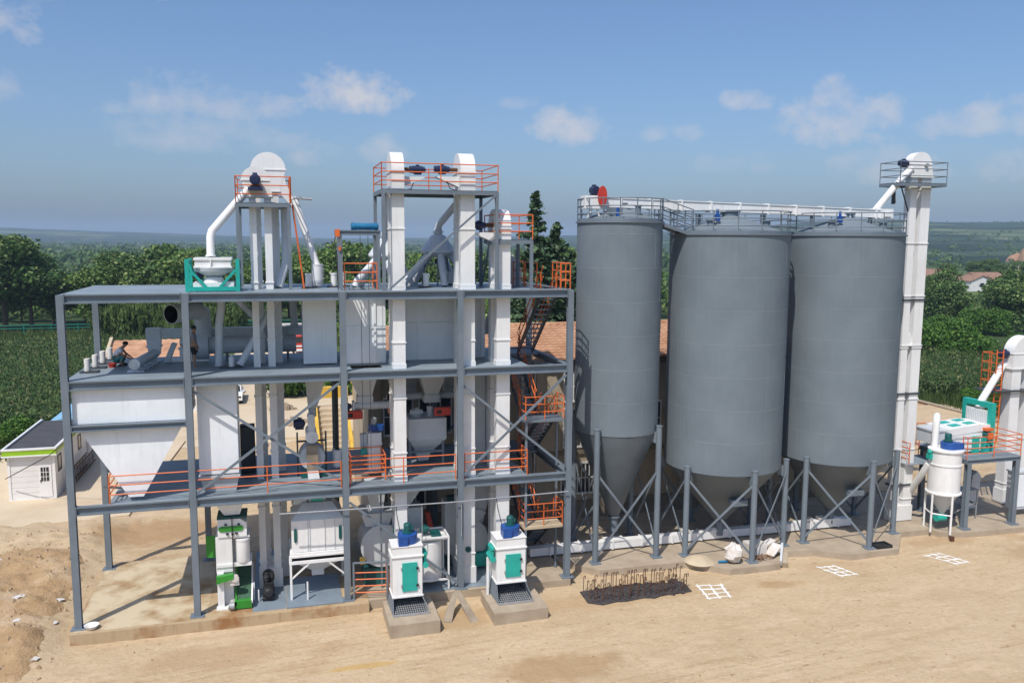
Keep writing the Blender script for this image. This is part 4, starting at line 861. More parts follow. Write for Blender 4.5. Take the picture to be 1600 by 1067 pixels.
b.bar((-6.9,35.6,Z1+.35),(-5.7,35.9,Z1+.1),.05,.08); b.bar((-6.3,35.3,Z1+.06),(-5.6,35.8,Z1+.1),.2,.03); b.bar((-6.2,36.2,Z1+.5),(-5.8,35.8,Z1+.1),.3,.03); b.bar((-6.3,35.9,Z1+.05),(-5.5,35.5,Z1+.06),.3,.03)
part(b, 'plates', M['galv'], t)
# ================================================================ GROUND FLOOR OF THE TOWER
def gz(x, y): return float(gh(x, y))
t = thing('bagging_machine', 'white and green bag filling machine with a sloping belt on the ground floor', 'machine', (-2.1, 35.2, 0))
part(MB().box(-2.62,-1.5,34.8,35.9,2.98,3.55).loft([[(-2.62,34.8,3.55),(-2.62,35.9,3.55),(-2.62,35.9,3.72),(-2.62,34.8,3.72)],[(-1.75,34.8,3.55),(-1.75,35.9,3.55),(-1.75,35.9,3.72),(-1.75,34.8,3.72)],[(-1.5,34.8,3.5),(-1.5,35.9,3.5),(-1.5,35.9,3.52),(-1.5,34.8,3.52)]]), 'weigher_head', M['white'], t)
part(MB().prism([(-2.5,3.22),(-1.72,3.22),(-1.64,3.27),(-1.62,3.33),(-1.64,3.39),(-1.72,3.44),(-2.5,3.44),(-2.57,3.39),(-2.58,3.33),(-2.57,3.27)], 'y', 34.76, 34.82), 'badge_panel', M['green'], t)
part(MB().box(-2.64,-1.48,34.82,35.92,3.73,3.8), 'lid', M['tealdk'], t)
part(MB().box(-2.72,-2.05,34.85,35.85,1.5,2.94).box(-2.72,-1.35,34.8,35.9,1.72,1.84).box(-2.72,-1.4,34.85,35.9,2.9,2.97), 'cabinet', M['white'], t)
part(MB().box(-2.7,-2.45,34.75,35.3,.03,1.5).box(-2.45,-2.05,35.0,35.5,.03,1.45).box(-2.75,-2.3,34.55,34.9,.01,.07), 'pedestal', M['white'], t)
part(MB().lathe((-1.68,35.0,1.86), [(.26,0),(.28,.05),(.28,.9),(.3,.92),(.3,.98)], n=20), 'clamp_drum', M['white'], t)
part(MB().loft([[(-3.15,35.5,1.95),(-3.15,35.55,1.95),(-3.15,35.55,2.85),(-3.15,35.5,2.85)],[(-2.74,35.2,2.0),(-2.74,35.25,2.0),(-2.74,35.25,2.95),(-2.74,35.2,2.95)]]), 'door', M['green'], t)
part(MB().prism([(34.5,.05),(34.5,.32),(36.3,1.15),(36.3,.95)], 'x', -1.95, -1.42), 'belt', M['belt'], t)
part(MB().prism([(34.45,.2),(34.45,.36),(36.35,1.25),(36.35,1.1)], 'x', -2.03, -1.96).prism([(34.45,.05),(34.45,.36),(34.6,.4),(34.6,.05)], 'x', -2.05, -1.38), 'belt_guide', M['green'], t)
part(MB().prism([(34.45,.25),(34.45,.36),(36.35,1.25),(36.35,1.14)], 'x', -1.40, -1.34).bar((-1.3,35.2,.02),(-1.3,35.2,.8),.05).bar((-1.12,35.1,.02),(-1.12,35.1,.5),.05), 'side_frame', M['white'], t)
part(MB().loft([[(-2.72,34.55,1.12),(-2.72,34.8,1.12),(-2.72,34.8,1.42),(-2.72,34.55,1.42)],[(-2.05,34.5,1.3),(-2.05,34.75,1.3),(-2.05,34.75,1.5),(-2.05,34.5,1.5)]]), 'sewing_arm', M['green'], t)
part(MB().lathe((-2.0,34.6,1.3), [(.02,-.08),(.15,-.07),(.15,.07),(.02,.08)], n=16, axis='y').box(-2.2,-1.85,34.6,34.8,1.0,1.25), 'sewing_head', M['plastic'], t)
part(MB().lathe((-2.15,34.45,.2), [(.05,-.1),(.15,-.1),(.15,.1),(.05,.1)], n=14, axis='x'), 'belt_motor', M['galv'], t)
b = MB()
for x, z in ((-2.25,3.12),(-2.05,3.1),(-1.9,3.12),(-2.3,3.52),(-1.8,3.5)): b.box(x-.05,x+.05,34.74,34.79,z-.03,z+.03)
b.tube([(-2.05,34.72,.4),(-2.06,34.74,2.0),(-2.05,34.74,3.9)], .02, 5)
part(b, 'controls', M['black'], t)
t = thing('air_compressor', 'small black air compressor on the grey floor beside the bagging machine', 'compressor', (-.72, 35.4, 0))
part(MB().lathe((-.72,35.2,.36), [(.02,-.36),(.14,-.34),(.22,-.24),(.22,.7),(.12,.8)], n=18, axis='y'), 'tank', M['black'], t)
part(MB().box(-.92,-.52,35.3,35.8,.58,.66).lathe((-.8,35.45,.66), [(.12,0),(.12,.1),(.15,.12),(.12,.14),(.15,.18),(.12,.2),(.15,.24),(.1,.32),(.1,.4)], n=12).lathe((-.6,35.6,.66), [(.1,0),(.14,.1),(.1,.12),(.14,.16),(.1,.3)], n=12).lathe((-.72,35.8,.85), [(.04,-.05),(.24,-.04),(.24,.03),(.04,.05)], n=16, axis='y'), 'pump', M['black'], t)
part(MB().box(-.95,-.9,35.3,35.9,.0,.3).box(-.54,-.49,35.3,35.9,.0,.3).lathe((-.72,35.05,.12), [(.09,-.25),(.09,.25)], n=12, axis='x'), 'feet', M['black'], t)
t = thing('pellet_cooler', 'big white box cooler with a domed hood on a white frame, ground floor', 'machine', (1.3, 35.6, 0))
part(MB().frus((.26,2.4,34.95,36.9),2.02,(.26,2.4,34.95,36.9),3.36), 'cooler_body', M['white'], t)
part(MB().frus((.26,2.4,34.95,36.9),3.365,(.75,1.95,35.4,36.4),3.98), 'hood', M['pipe'], t)
part(MB().box(1.0,1.7,35.5,36.3,4.0,4.45).frus((.3,.9,35.5,36.4),3.9,(.7,1.1,35.5,36.4),4.5), 'top_duct', M['pipe'], t)
part(MB().lathe((1.35,35.6,4.2), [(.18,-.12),(.18,.12)], n=16).box(1.1,1.6,35.4,35.45,4.02,4.3), 'airlock', M['teal'], t)
for x in (.42, 2.25): part(MB().prism([(x-.06,2.5),(x,2.44),(x+.06,2.5),(x+.06,3.0),(x,3.06),(x-.06,3.0)], 'y', 34.9, 34.945), 'window', M['tealdk'], t)
b = MB()
for x in (.92,1.0,1.62,2.02): b.box(x-.012,x+.012,34.92,34.948,2.05,3.34)
part(b, 'seams', M['bing'], t)
part(MB().box(.2,2.46,34.85,37.0,1.88,2.0).box(.18,2.48,34.82,37.0,1.82,1.9), 'sieve_tray', M['white'], t)
part(MB().box(.3,2.4,34.95,36.9,1.66,1.81), 'gap_block', M['dark'], t)  # near-black box filling the gap below the sieve tray
part(MB().frus((1.05,1.6,35.6,36.2),.95,(.3,2.38,34.95,36.9),1.6).box(1.07,1.58,35.62,36.18,.7,.95), 'hopper', M['pipe'], t)
b = MB().box(.14,2.5,34.8,34.9,1.55,1.66).box(.14,.24,34.9,37.0,1.55,1.66).box(2.4,2.5,34.9,37.0,1.55,1.66)
for x in (.2,2.45):
    for y in (34.85,36.95): b.bar((x,y,.02),(x,y,1.9), .09)
b.bar((.2,34.85,.9),(1.0,34.85,1.58),.06); b.bar((2.45,34.85,.9),(1.7,34.85,1.58),.06); pass
part(b, 'frame', M['white'], t)
part(MB().bar((.85,34.7,.03),(.85,34.7,.8),.06), 'stand_bar', M['white'], t)
part(MB().box(.0,2.25,34.12,37.2,-.02,.03).ibeam((.0,34.1,-.02),(2.28,34.1,-.02),.16,.12), 'base_plate', M['paintfl'], t)
t = thing('guard_rail', 'low orange barrier frame closing the pit beside the cooler', 'barrier', (3.4, 34.4, 0))
part(MB().rail([(2.72,34.3,.0),(4.15,34.05,.0),(4.2,35.2,.0)], h=1.15, nr=4, sp=1.5, r=.028), 'rails', M['orange'], t)
part(MB().bar((2.72,34.25,0),(2.72,34.25,1.6),.07).bar((2.72,34.25,1.6),(4.1,34.05,1.6),.06).bar((4.1,34.05,0),(4.1,34.05,1.7),.08).bar((4.0,35.2,0),(4.0,35.2,4.5),.07), 'posts', M['steel'], t)
t = thing('hammer_mill', 'pale round-shouldered hammer mill on the ground floor behind the left dust filter', 'machine', (4.0, 36.2, 0))
part(MB().lathe((4.1,36.1,1.75), [(.2,-.6),(.95,-.58),(.95,.9),(.2,.95)], n=28, axis='y'), 'mill_body', M['bing'], t)
part(MB().frus((3.4,4.4,35.7,36.9),2.6,(3.2,4.6,35.6,37.0),3.2).frus((3.75,4.15,35.9,36.4),2.9,(3.4,4.3,35.7,36.6),4.6), 'feed_hopper', M['pipe'], t)
part(MB().box(3.3,4.9,35.6,37.0,.02,.75), 'base', M['tealdk'], t)
part(MB().lathe((3.2,35.4,1.2), [(.05,-.1),(.16,-.1),(.16,.1),(.05,.1)], n=14, axis='x'), 'hand_wheel', M['yellow'], t)
part(MB().box(4.55,4.85,35.4,35.46,2.1,2.6), 'door', M['teal'], t)
part(MB().frus((5.0,5.35,36.2,36.7),3.2,(4.9,6.3,36.0,37.0),4.6).box(5.0,6.0,36.3,37.2,1.4,3.1), 'side_chute', M['pipe'], t)
t = thing('liquid_tank', 'white round tank inside a white tube frame behind the left dust filter', 'tank', (6.1, 35.1, 0))
part(MB().lathe((6.05,34.95,.3), [(.3,0),(.52,.04),(.54,.12),(.54,1.75),(.5,1.8)], n=24), 'tank_body', M['white'], t)
b = MB()
for x in (5.42,6.78):
    for y in (34.35,35.6): b.bar((x,y,.02),(x,y,2.35), .07)
for z in (2.33,.45):
    for y in (34.35,35.6): b.bar((5.42,y,z),(6.78,y,z),.07)
    for x in (5.42,6.78): b.bar((x,34.35,z),(x,35.6,z),.07)
b.box(5.45,6.75,34.4,35.55,2.2,2.25)
part(b, 'frame', M['white'], t)
part(motor(MB(), (5.85,34.95,2.55), 'x', .4, .15).box(6.1,6.5,34.6,35.2,2.26,2.4), 'agitator_motor', M['tealdk'], t)
part(MB().tube([(5.3,34.2,1.2),(5.3,34.2,1.75)], .12, 10).tube([(5.3,34.2,1.9),(5.5,34.2,2.1)], .05, 8), 'valve', M['teal'], t)
t = thing('drive_guard', 'tall tilted red belt guard standing behind the white tank', 'guard', (6.4,37,1.2)); part(MB().prism([(6.2,2.65),(6.42,2.62),(6.75,1.2),(6.45,1.2)], 'y', 36.9, 37.1), 'guard_box', M['red'], t)
t = thing('control_cabinet', 'white cabinet with a dark green top behind the fourth column, ground floor', 'cabinet', (7.4, 37.4, 0)); part(MB().box(7.15,7.75,37.0,37.9,.02,3.0), 'cabinet_body', M['white'], t); part(MB().box(7.3,7.8,37.1,37.5,3.0,3.2), 'top_box', M['tealdk'], t); part(MB().box(7.14,7.4,36.8,37.4,.02,.5), 'base', M['tealdk'], t)
t = thing('pellet_press', 'pale press with a rounded teal base right of the right tall elevator, ground floor', 'machine', (8.7, 36.6, 0))
part(MB().prism([(8.2,.75),(8.85,.75),(9.15,1.2),(8.9,1.9),(8.6,2.2),(8.95,2.55),(8.7,2.75),(8.2,2.75)], 'y', 36.4, 37.2), 'press_body', M['bing'], t)
part(MB().prism([(8.2,.1),(8.9,.1),(9.2,.35),(9.2,.8),(9.0,1.1),(8.85,.72),(8.2,.7)], 'y', 36.2, 37.4), 'base', M['teal'], t)
part(MB().box(9.3,9.6,37.2,37.6,.02,4.2).tube([(9.4,37.0,3.8),(9.6,37.0,3.9),(9.6,36.8,3.2)], .12, 8), 'riser', M['black'], t)
for i, x in enumerate((5.0, 6.7)):
    t = thing('support_post', ['thick dark post standing behind the left dust filter, ground floor', 'thick dark post standing behind the white tank, ground floor'][i], 'post', (x, 38.6, 0))
    part(hcol(MB(), x, 38.6, .02, 4.5), 'post_shaft', M['steeldk'], t); part(MB().box(x-.25,x+.25,38.4,38.8,0,.03), 'base_plate', M['steeldk'], t)
def pulse_filter(l1, l2, x, y, w, zb, zt, mx):
    px0, px1 = (x-.3, x+w+.5) if mx == 0 else (x-.42, x+w+.62)
    b = MB(); g = gz(x, y)-.25
    b.prism([(px0,y-1.3),(px1,y-1.25),(px1,y+1.15),(px0,y+1.1)], 'z', g, .14); solo(b, 'concrete_plinth', M['conc'], l2, 'plinth', bevel=.02)
    t = thing('dust_filter', l1, 'dust filter', (x+w/2, y+.5, .15))
    part(MB().box(x,x+w,y,y+.95,zb,zt), 'cabinet', M['white'], t, bevel=.012)
    for q_ in ((.05,zt-.42,zt-.37),(.03,zb-.04,zb+.02),(.03,zt,zt+.03)): part(MB().box(x-q_[0],x+w+q_[0],y-q_[0],y+.95+q_[0],q_[1],q_[2]), 'flange', M['white'], t)
    part(MB().box(x+.38,x+w-.22,y-.045,y-.004,zb+.22,zt-.66), 'door', M['teal'], t)
    b = MB()
    for z in (zb+.45, zt-.9): b.box(x+w-.26,x+w-.16,y-.08,y-.03,z-.04,z+.04)
    part(b, 'latch', M['black'], t)
    b = MB()
    for z in (zb+.45, zt-.9): b.tube([(x+.35,y-.04,z-.06),(x+.35,y-.04,z+.06)], .03, 6)
    part(b, 'hinge', M['galv'], t)
    # skirt: three slanted side sheets round a sloping grate
    s0 = .16; q = [(x,y+.93),(x,y),(x+w,y),(x+w,y+.93)]; r_ = [(x-.12,y+.95),(x-.06,y-.55),(x+w+.22,y-.55),(x+w+.12,y+.95)]
    b = MB()
    for k in ((0,1),(2,3),(3,0)):
        i, j = k; A_, B_ = Vector((*q[i],zb-.05)), Vector((*q[j],zb-.05)); C_, D_ = Vector((*r_[j],s0)), Vector((*r_[i],s0))
        n_ = (B_-A_).cross(D_-A_).normalized()*.02
        b.loft([[A_,B_,C_,D_],[A_+n_,B_+n_,C_+n_,D_+n_]])
    part(b, 'skirt', M['steel'], t)
    b = MB()
    for k in range(17): xx = x-.04+k*(w+.22)/16; b.bar((xx,y-.52,.2),(xx,y+.85,.34), .018, .04)
    for k in range(9): yy = y-.5+k*.16; b.bar((x-.04,yy,.2+.1*k/8),(x+w+.17,yy,.2+.1*k/8), .014, .03)
    b.bar((x-.06,y-.55,.19),(x+w+.2,y-.55,.19), .05, .08)
    part(b, 'grate', M['galv'], t)
    part(MB().box(x-.02,x+w+.12,y-.4,y+.85,.142,.16), 'pit', M['dark'], t)  # near-black sheet on the plinth, painted stand-in for shaded depth below the grate
    fx, fy = x+w*.56, y+.48
    part(MB().lathe((fx,fy,zt+.03), [(.36,0),(.40,.02),(.40,.38),(.36,.4)], n=26).prism([(fx-.40,fy-.1),(fx-.1,fy-.38),(fx-.05,fy-.5),(fx-.42,fy-.5)], 'z', zt+.03, zt+.42), 'fan', M['blue'], t)
    part(MB().lathe((fx,fy,zt+.44), [(.22,0),(.22,.03),(.15,.04),(.15,.3),(.16,.31),(.12,.38)], n=14).box(fx+.12,fx+.22,fy-.08,fy+.08,zt+.55,zt+.7), 'motor', M['tealdk'], t)
    sx = x+w+.14 if mx == 0 else x-.14
    b = MB()
    for k in range(3): b.tube([(sx,y+.15+.22*k,zt-.75),(sx,y+.15+.22*k,zt-.5)], .06, 8).lathe((sx,y+.15+.22*k,zt-.45), [(.1,0),(.1,.1)], n=10)
    b.tube([(sx,y+.02,zt-.85),(sx,y+.8,zt-.85)], .12, 10)
    part(b, 'pulse_valves', M['teal'], t)
    if mx: part(MB().bar((sx-.1,y+.6,.15),(sx-.1,y+.6,zt-.95),.09).bar((sx-.1,y+.6,zt-.9),(x,y+.6,zt-.9),.08), 'side_leg', M['white'], t)
    part(MB().tube([(fx-.2,fy+.4,zt+.1),(fx-.3,fy+.9,zt+.9),(fx-.28,fy+1.2,zt+1.2)], .02, 5), 'cable', M['black'], t)
pulse_filter('white dust filter with a teal door and blue fan, left one on the sand', 'concrete plinth under the left dust filter', 4.12, 32.4, 1.2, .72, 2.78, 0)
pulse_filter('white dust filter with a teal door and blue fan, right one near the stairs', 'concrete plinth under the right dust filter', 8.42, 32.4, 1.25, .86, 2.72, 1)
t = thing('sheet_metal_scrap', 'folded grey sheet leaning against the slab edge between the two filters', 'scrap', (7.0, 32.6, gz(7,32.6)))
g = gz(7,32.4)
part(MB().loft([[(6.05,32.0,g),(6.75,33.1,g+.75),(6.95,33.15,g+.7),(6.4,31.85,g)],[(6.05,32.05,g),(6.75,33.15,g+.75),(6.95,33.2,g+.7),(6.4,31.9,g)]])
     .loft([[(6.75,33.1,g+.78),(7.0,33.1,g+.78),(7.5,31.7,g),(7.15,31.6,g)],[(6.75,33.13,g+.78),(7.0,33.13,g+.78),(7.5,31.75,g),(7.15,31.65,g)]]), 'sheet', M['wood'], t)
solo(MB().lathe((-7.3,34.15,.012), [(.15,0),(.24,.1),(.27,.16),(.24,.15),(.12,.05)], n=20), 'basin', M['white'], 'small white basin on the slab beside the front left column', 'basin')

# ================================================================ SILOS
def pad(poly, label, zt=-.02): return solo(MB().prism(poly, 'z', -.7, zt), 'concrete_pad', M['conc'], label, 'foundation')
pad([(12.4,41.8),(12.4,36.3),(13.9,34.6),(16.5,34.6),(18.2,34.55),(19.8,33.2),(22.4,33.2),(23.55,34.5),(25.0,34.3),(26.4,33.35),(29.2,33.4),(30.85,35.2),(30.85,41.8)], 'stepped concrete pad under the three silos')
pad([(30.87,41.8),(30.87,35.4),(32.9,35.4),(33.0,34.95),(34.35,34.5),(38.0,34.4),(48,34.3),(48,41.8)], 'concrete pad under the cyclone and cleaner platform on the right', -.03)
def silo(label, cx, cy_, Rr, zb, zt, ztip, legs, lr, ltop, dome):
    t = thing('silo', label, 'silo', (cx, cy_, 0))
    prof = [(Rr, zb)]; k = 0; z = zb
    b = MB(); n = 56
    b.lathe((cx,cy_,0), [(Rr-.02,zb),(Rr,zb+.01),(Rr,zt-.02),(Rr-.02,zt)], n=n); part(b, 'shell', M['silo'], t)
    b = MB(); z = zb+1.55
    while z < zt-.5: b.lathe((cx,cy_,z), [(Rr-.02,-.012),(Rr+.003,-.011),(Rr+.003,.011),(Rr-.02,.012)], n=n); z += 1.55
    rs = random.Random(int(cx*10))
    for i in range(int((zt-zb)/1.55)):
        for a in [rs.uniform(0,6.28)+j*1.571 for j in range(4)]:
            x, y = cx+(Rr+.004)*math.cos(a), cy_+(Rr+.004)*math.sin(a); b.tube([(x,y,zb+1.55*i),(x,y,min(zt,zb+1.55*(i+1)))], .006, 4)
    part(b, 'weld_seams', M['seam'], t)
    part(MB().lathe((cx,cy_,zt), [(Rr-.05,-.05),(Rr+.07,-.04),(Rr+.07,.03),(Rr-.05,.04)], n=n), 'top_ring', M['steel'], t)
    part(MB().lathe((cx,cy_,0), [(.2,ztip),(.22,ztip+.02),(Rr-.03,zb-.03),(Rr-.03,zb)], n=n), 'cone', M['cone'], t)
    part(MB().lathe((cx,cy_,0), [(.2,ztip-.7),(.2,ztip),(.3,ztip+.01),(.3,ztip+.05)], n=18), 'outlet', M['steel'], t)
    part(MB().lathe((cx,cy_,zt), [(Rr-.02,.03),(.45,dome),(.42,dome+.02)], n=n), 'roof', M['pipe'] if False else M['silo'], t)
    part(MB().lathe((cx,cy_,zt+dome), [(.4,0),(.4,.22),(.48,.23),(.48,.28)], n=20), 'roof_hatch', M['steel'], t)
    for a in [2*math.pi*j/legs+(math.pi/4 if legs == 4 else -math.pi/2) for j in range(legs)]:
        x, y = cx+lr*math.cos(a), cy_+lr*math.sin(a)
        part(MB().lathe((x,y,0), [(.14,.03),(.14,ltop),(.155,ltop),(.155,ltop+.04)], n=16).box(x-.24,x+.24,y-.24,y+.24,-.02,.035).bar((x,y,ltop-.6),(cx+(Rr-.1)*math.cos(a),cy_+(Rr-.1)*math.sin(a),ltop-.5),.1,.5), 'leg', M['steel'], t)
    A_ = [2*math.pi*j/legs+(math.pi/4 if legs == 4 else -math.pi/2) for j in range(legs)]
    for j in range(legs):
        p = (cx+lr*math.cos(A_[j]), cy_+lr*math.sin(A_[j])); q = (cx+lr*math.cos(A_[(j+1)%legs]), cy_+lr*math.sin(A_[(j+1)%legs]))
        zl, zh = .25, (ltop-.55 if legs != 4 else 4.3)
        off = Vector((p[0]+q[0]-2*cx, p[1]+q[1]-2*cy_, 0)).normalized()*.07
        b = MB().bar(Vector((*p,zl))+off, Vector((*q,zh))+off, .03, .10).bar(Vector((*p,zh))-off*.2, Vector((*q,zl))-off*.2, .03, .10)
        part(b, 'brace', M['steel'], t)
    ring = [(cx+(Rr-.02)*math.cos(2*math.pi*j/32), cy_+(Rr-.02)*math.sin(2*math.pi*j/32), zt+.04) for j in range(33)]
    b = MB()
    for k in (1,2,3): b.tube([(p[0],p[1],p[2]+1.02*k/3) for p in ring], .026, 5, False)
    for j in range(0,32,2): b.tube([ring[j], (ring[j][0],ring[j][1],ring[j][2]+1.04)], .028, 5)
    b.lathe((cx,cy_,zt+.04), [(Rr,0),(Rr+.012,.0),(Rr+.012,.12),(Rr,.12)], n=32)
    part(b, 'railing', M['steel'], t); return t
SY = 37.0
s1 = silo('slender grey silo with a steep cone on four legs, beside the tower', 15.55, 37.05, 2.0, 6.02, 15.85, 1.6, 4, 2.2, 6.35, .62)
s2 = silo('broad grey silo in the middle of the three with a shallow cone', 21.22, 36.85, 2.85, 4.05, 15.33, .95, 6, 3.1, 4.35, .85)
s3 = silo('broad grey silo at the right end next to the white elevator', 27.82, 36.97, 2.85, 4.05, 15.33, .95, 6, 3.1, 4.35, .85)
for s_, cx in ((s2, 21.22), (s3, 27.82)):
    part(MB().box(cx-.45,cx+.35,34.85,35.3,2.35,2.62), 'manhole', M['steel'], s_)
    part(MB().box(cx-.3,cx+.3,SY-.3,SY+.3,15.33+.95,15.33+1.25), 'inlet_box', M['galv'], s_)
    for dx, dy in ((-1.5,-1.0),(1.4,-1.1)): part(MB().lathe((cx+dx,SY+dy,15.7), [(.18,-.2),(.18,.25),(.26,.26),(.26,.32)], n=14), 'vent', M['steel'], s_)
part(MB().box(14.6,15.2,35.9,36.4,16.1,16.5), 'inlet_box', M['steel'], s1)
part(MB().lathe((16.0,36.0,16.3), [(.13,-.2),(.13,.25),(.18,.26),(.18,.3)], n=12), 'vent', M['steel'], s1)
for x, l in ((20.0,'small blue actuator on the roof of the middle silo'),(26.7,'small blue actuator on the roof of the right silo'),(14.95,'small blue actuator under the red pulley guard on the slender silo')):
    t = thing('level_actuator', l, 'actuator', (x, 35.9, 15.9)); part(MB().box(x-.1,x+.1,35.8,36.0,15.95,16.25).tube([(x,35.9,16.25),(x,35.9,16.5)], .07, 8), 'motor', M['blue'], t); part(MB().tube([(x,35.9,15.6),(x,35.9,15.96)], .04, 6), 'stem', M['galv'], t)
t = thing('catwalk', 'grey stepped catwalk with railing joining the slender silo to the middle silo', 'catwalk', (17.9, 36.2, 15.4))
part(MB().bar((17.3,36.0,15.75),(18.75,36.0,15.3),.1,.16).bar((17.3,36.8,15.75),(18.75,36.8,15.3),.1,.16), 'stringer', M['steel'], t)
b = MB()
for k in range(5): b.box(17.35+.28*k,17.6+.28*k,36.0,36.8,15.72-.09*k,15.75-.09*k)
part(b, 'treads', M['steel'], t)
part(MB().rail([(17.2,36.0,15.85),(18.8,36.0,15.35)], sp=.8).rail([(17.2,36.8,15.85),(18.8,36.8,15.35)], sp=.8), 'railing', M['steel'], t)
t = thing('drag_conveyor', 'long white conveyor running over the silo roofs to the elevator', 'conveyor', (22.3, 36.9, 16.3))
zc = lambda x: 16.70-.018*(x-14)*1.0
b = MB(); pz = [(14.2,16.68),(30.0,16.36)]
b.loft([[(14.0,36.62,16.55),(14.0,37.05,16.55),(14.0,37.05,16.98),(14.0,36.62,16.98)],[(30.1,36.62,16.22),(30.1,37.05,16.22),(30.1,37.05,16.62),(30.1,36.62,16.62)]])
part(b, 'trough', M['white'], t)
b = MB()
x = 15.4
while x < 30: z = 16.77-.0211*(x-14); b.box(x-.04,x+.04,36.57,37.1,z-.26,z+.26); x += 1.55
b.loft([[(14.0,36.58,16.96),(14.0,37.09,16.96),(14.0,37.09,17.0),(14.0,36.58,17.0)],[(30.1,36.58,16.6),(30.1,37.09,16.6),(30.1,37.09,16.64),(30.1,36.58,16.64)]])
part(b, 'flange', M['white'], t)
part(MB().box(13.6,14.5,36.5,37.15,16.45,17.05).tube([(13.7,36.6,15.9),(14.0,36.6,16.5)], .05, 6).tube([(14.4,36.6,15.9),(14.2,36.6,16.5)], .05, 6), 'drive_end', M['white'], t)
part(motor(MB(), (14.15,36.85,17.3), 'y', .6, .2), 'motor', M['navy'], t)
part(MB().loft([[(14.4+.21*math.cos(a),36.35,17.02+.46*math.sin(a)) for a in [6.283*j/24 for j in range(24)]],[(14.4+.21*math.cos(a),36.48,17.02+.46*math.sin(a)) for a in [6.283*j/24 for j in range(24)]]]), 'pulley_guard', M['red'], t)
for x in (19.5,23.0,25.8,29.2): part(MB().bar((x-.12,36.75,15.75),(x-.12,36.75,16.3),.1).bar((x+.12,36.95,15.75),(x+.12,36.95,16.3),.1), 'support', M['steel'], t)
part(MB().box(29.6,30.3,36.5,37.15,16.2,16.68).box(29.75,30.1,36.4,36.52,16.28,16.5), 'tail_end', M['white'], t)
t = thing('drag_conveyor', 'long low white conveyor lying on the pad beneath the silos', 'conveyor', (20, 37, 0))
part(MB().box(11.2,29.0,36.78,37.22,.08,.45), 'trough', M['white'], t)
x = 12.2
while x < 29: part(MB().box(x-.04,x+.04,36.72,37.28,.06,.49), 'flange', M['white'], t); x += 1.6
for x in (15.55,21.22,27.82): part(MB().box(x-.5,x+.5,36.74,37.26,.45,.53), 'inlet_plate', M['white'], t)
for x in (19.4,21.0,26.5,27.3): part(MB().box(x-.18,x+.18,36.8,37.2,.5,.62), 'slide_gate', M['plastic'], t)
el = elevator_x('tall twin-leg white bucket elevator standing at the right end of the silos', [(31.62,32.02),(32.3,32.86)], 36.9, 37.35, 19.62, 32.15, .62, 18.35, step=2.75)
b = MB()
for z in (2.0,7.0,12.0): b.box(31.5,32.95,36.84,37.4,z-.04,z+.04)
part(b, 'tie_bars', M['steeldk'], el)
b = MB().prism([(32.0,9.6),(32.32,9.6),(32.32,9.9),(32.16,10.25),(32.0,9.9)], 'y', 36.95, 37.3).box(31.6,32.9,36.86,37.38,9.55,9.62)
part(b, 'joint_plate', M['white'], el)
part(MB().lathe((32.4,36.8,18.95), [(.1,-.08),(.12,.05)], n=12, axis='y'), 'bearing', M['galv'], el)
t = platform('dark railed platform round the head of the silo elevator', 30.5, 33.35, 36.4, 37.9, 18.02, 17.0, 'steel', [(31.5,33.0,36.8,37.45)], posts=[(31.4,37.9),(33.2,37.9)], pm='steeldk')
part(motor(MB(), (31.25,37.1,19.05), 'x', .55, .17), 'motor', M['navy'], el)
part(MB().bar((30.6,36.5,18.0),(31.6,37.0,16.6),.05).bar((30.3,36.4,17.0),(31.2,37.6,18.0),.04), 'brace', M['steeldk'], t)
spout('white spout slanting from the silo elevator head down to the roof conveyor', [(31.6,36.95,18.75),(31.1,36.9,18.35),(29.6,36.85,16.75),(29.55,36.85,16.62)], .17)

# things lying round the silo legs
t = thing('rebar_cage', 'bed of rusty upright starter bars over dark wire mats in the sand', 'rebar', (14.8, 32.6, gz(14.8,32.6)))
b = MB(); rs = random.Random(5)
g = gz(14.8,32.6)
for k in range(330):
    x, y = rs.uniform(12.5,17.1), rs.uniform(31.95,33.3); a = rs.uniform(0,3.14); L = rs.uniform(.08,.2); z = g+rs.uniform(.0,.08)
    b.box(x-L/2,x+L/2,y-L/2,y+L/2,z-.015,z+.015) if k % 3 else b.bar((x-L*math.cos(a),y-L*math.sin(a),z),(x+L*math.cos(a),y+L*math.sin(a),z+.03),.05,.04)
b.prism([(12.35,32.1),(12.9,31.7),(13.6,31.85),(14.0,31.8),(14.9,31.9),(15.3,31.75),(15.8,32.0),(17.2,32.0),(17.3,33.0),(14.6,33.4),(12.4,33.2)], 'z', g-.1, g+.045)
part(b, 'wire_mat', M['mat_dark'], t)
for k in range(64):
    i, j = k//2 % 32, k % 2; x = 12.55+i*.148+rs.uniform(-.03,.03); y = (32.15 if j else 33.1)+rs.uniform(-.25,.25); h = rs.uniform(.5,.85)
    part(MB().tube([(x,y,g),(x+rs.uniform(-.03,.03),y,g+h),(x+.09,y+.02,g+h+.015),(x+.1,y+.02,g+h-.12)], .017, 5), 'rod', M['rust'], t)
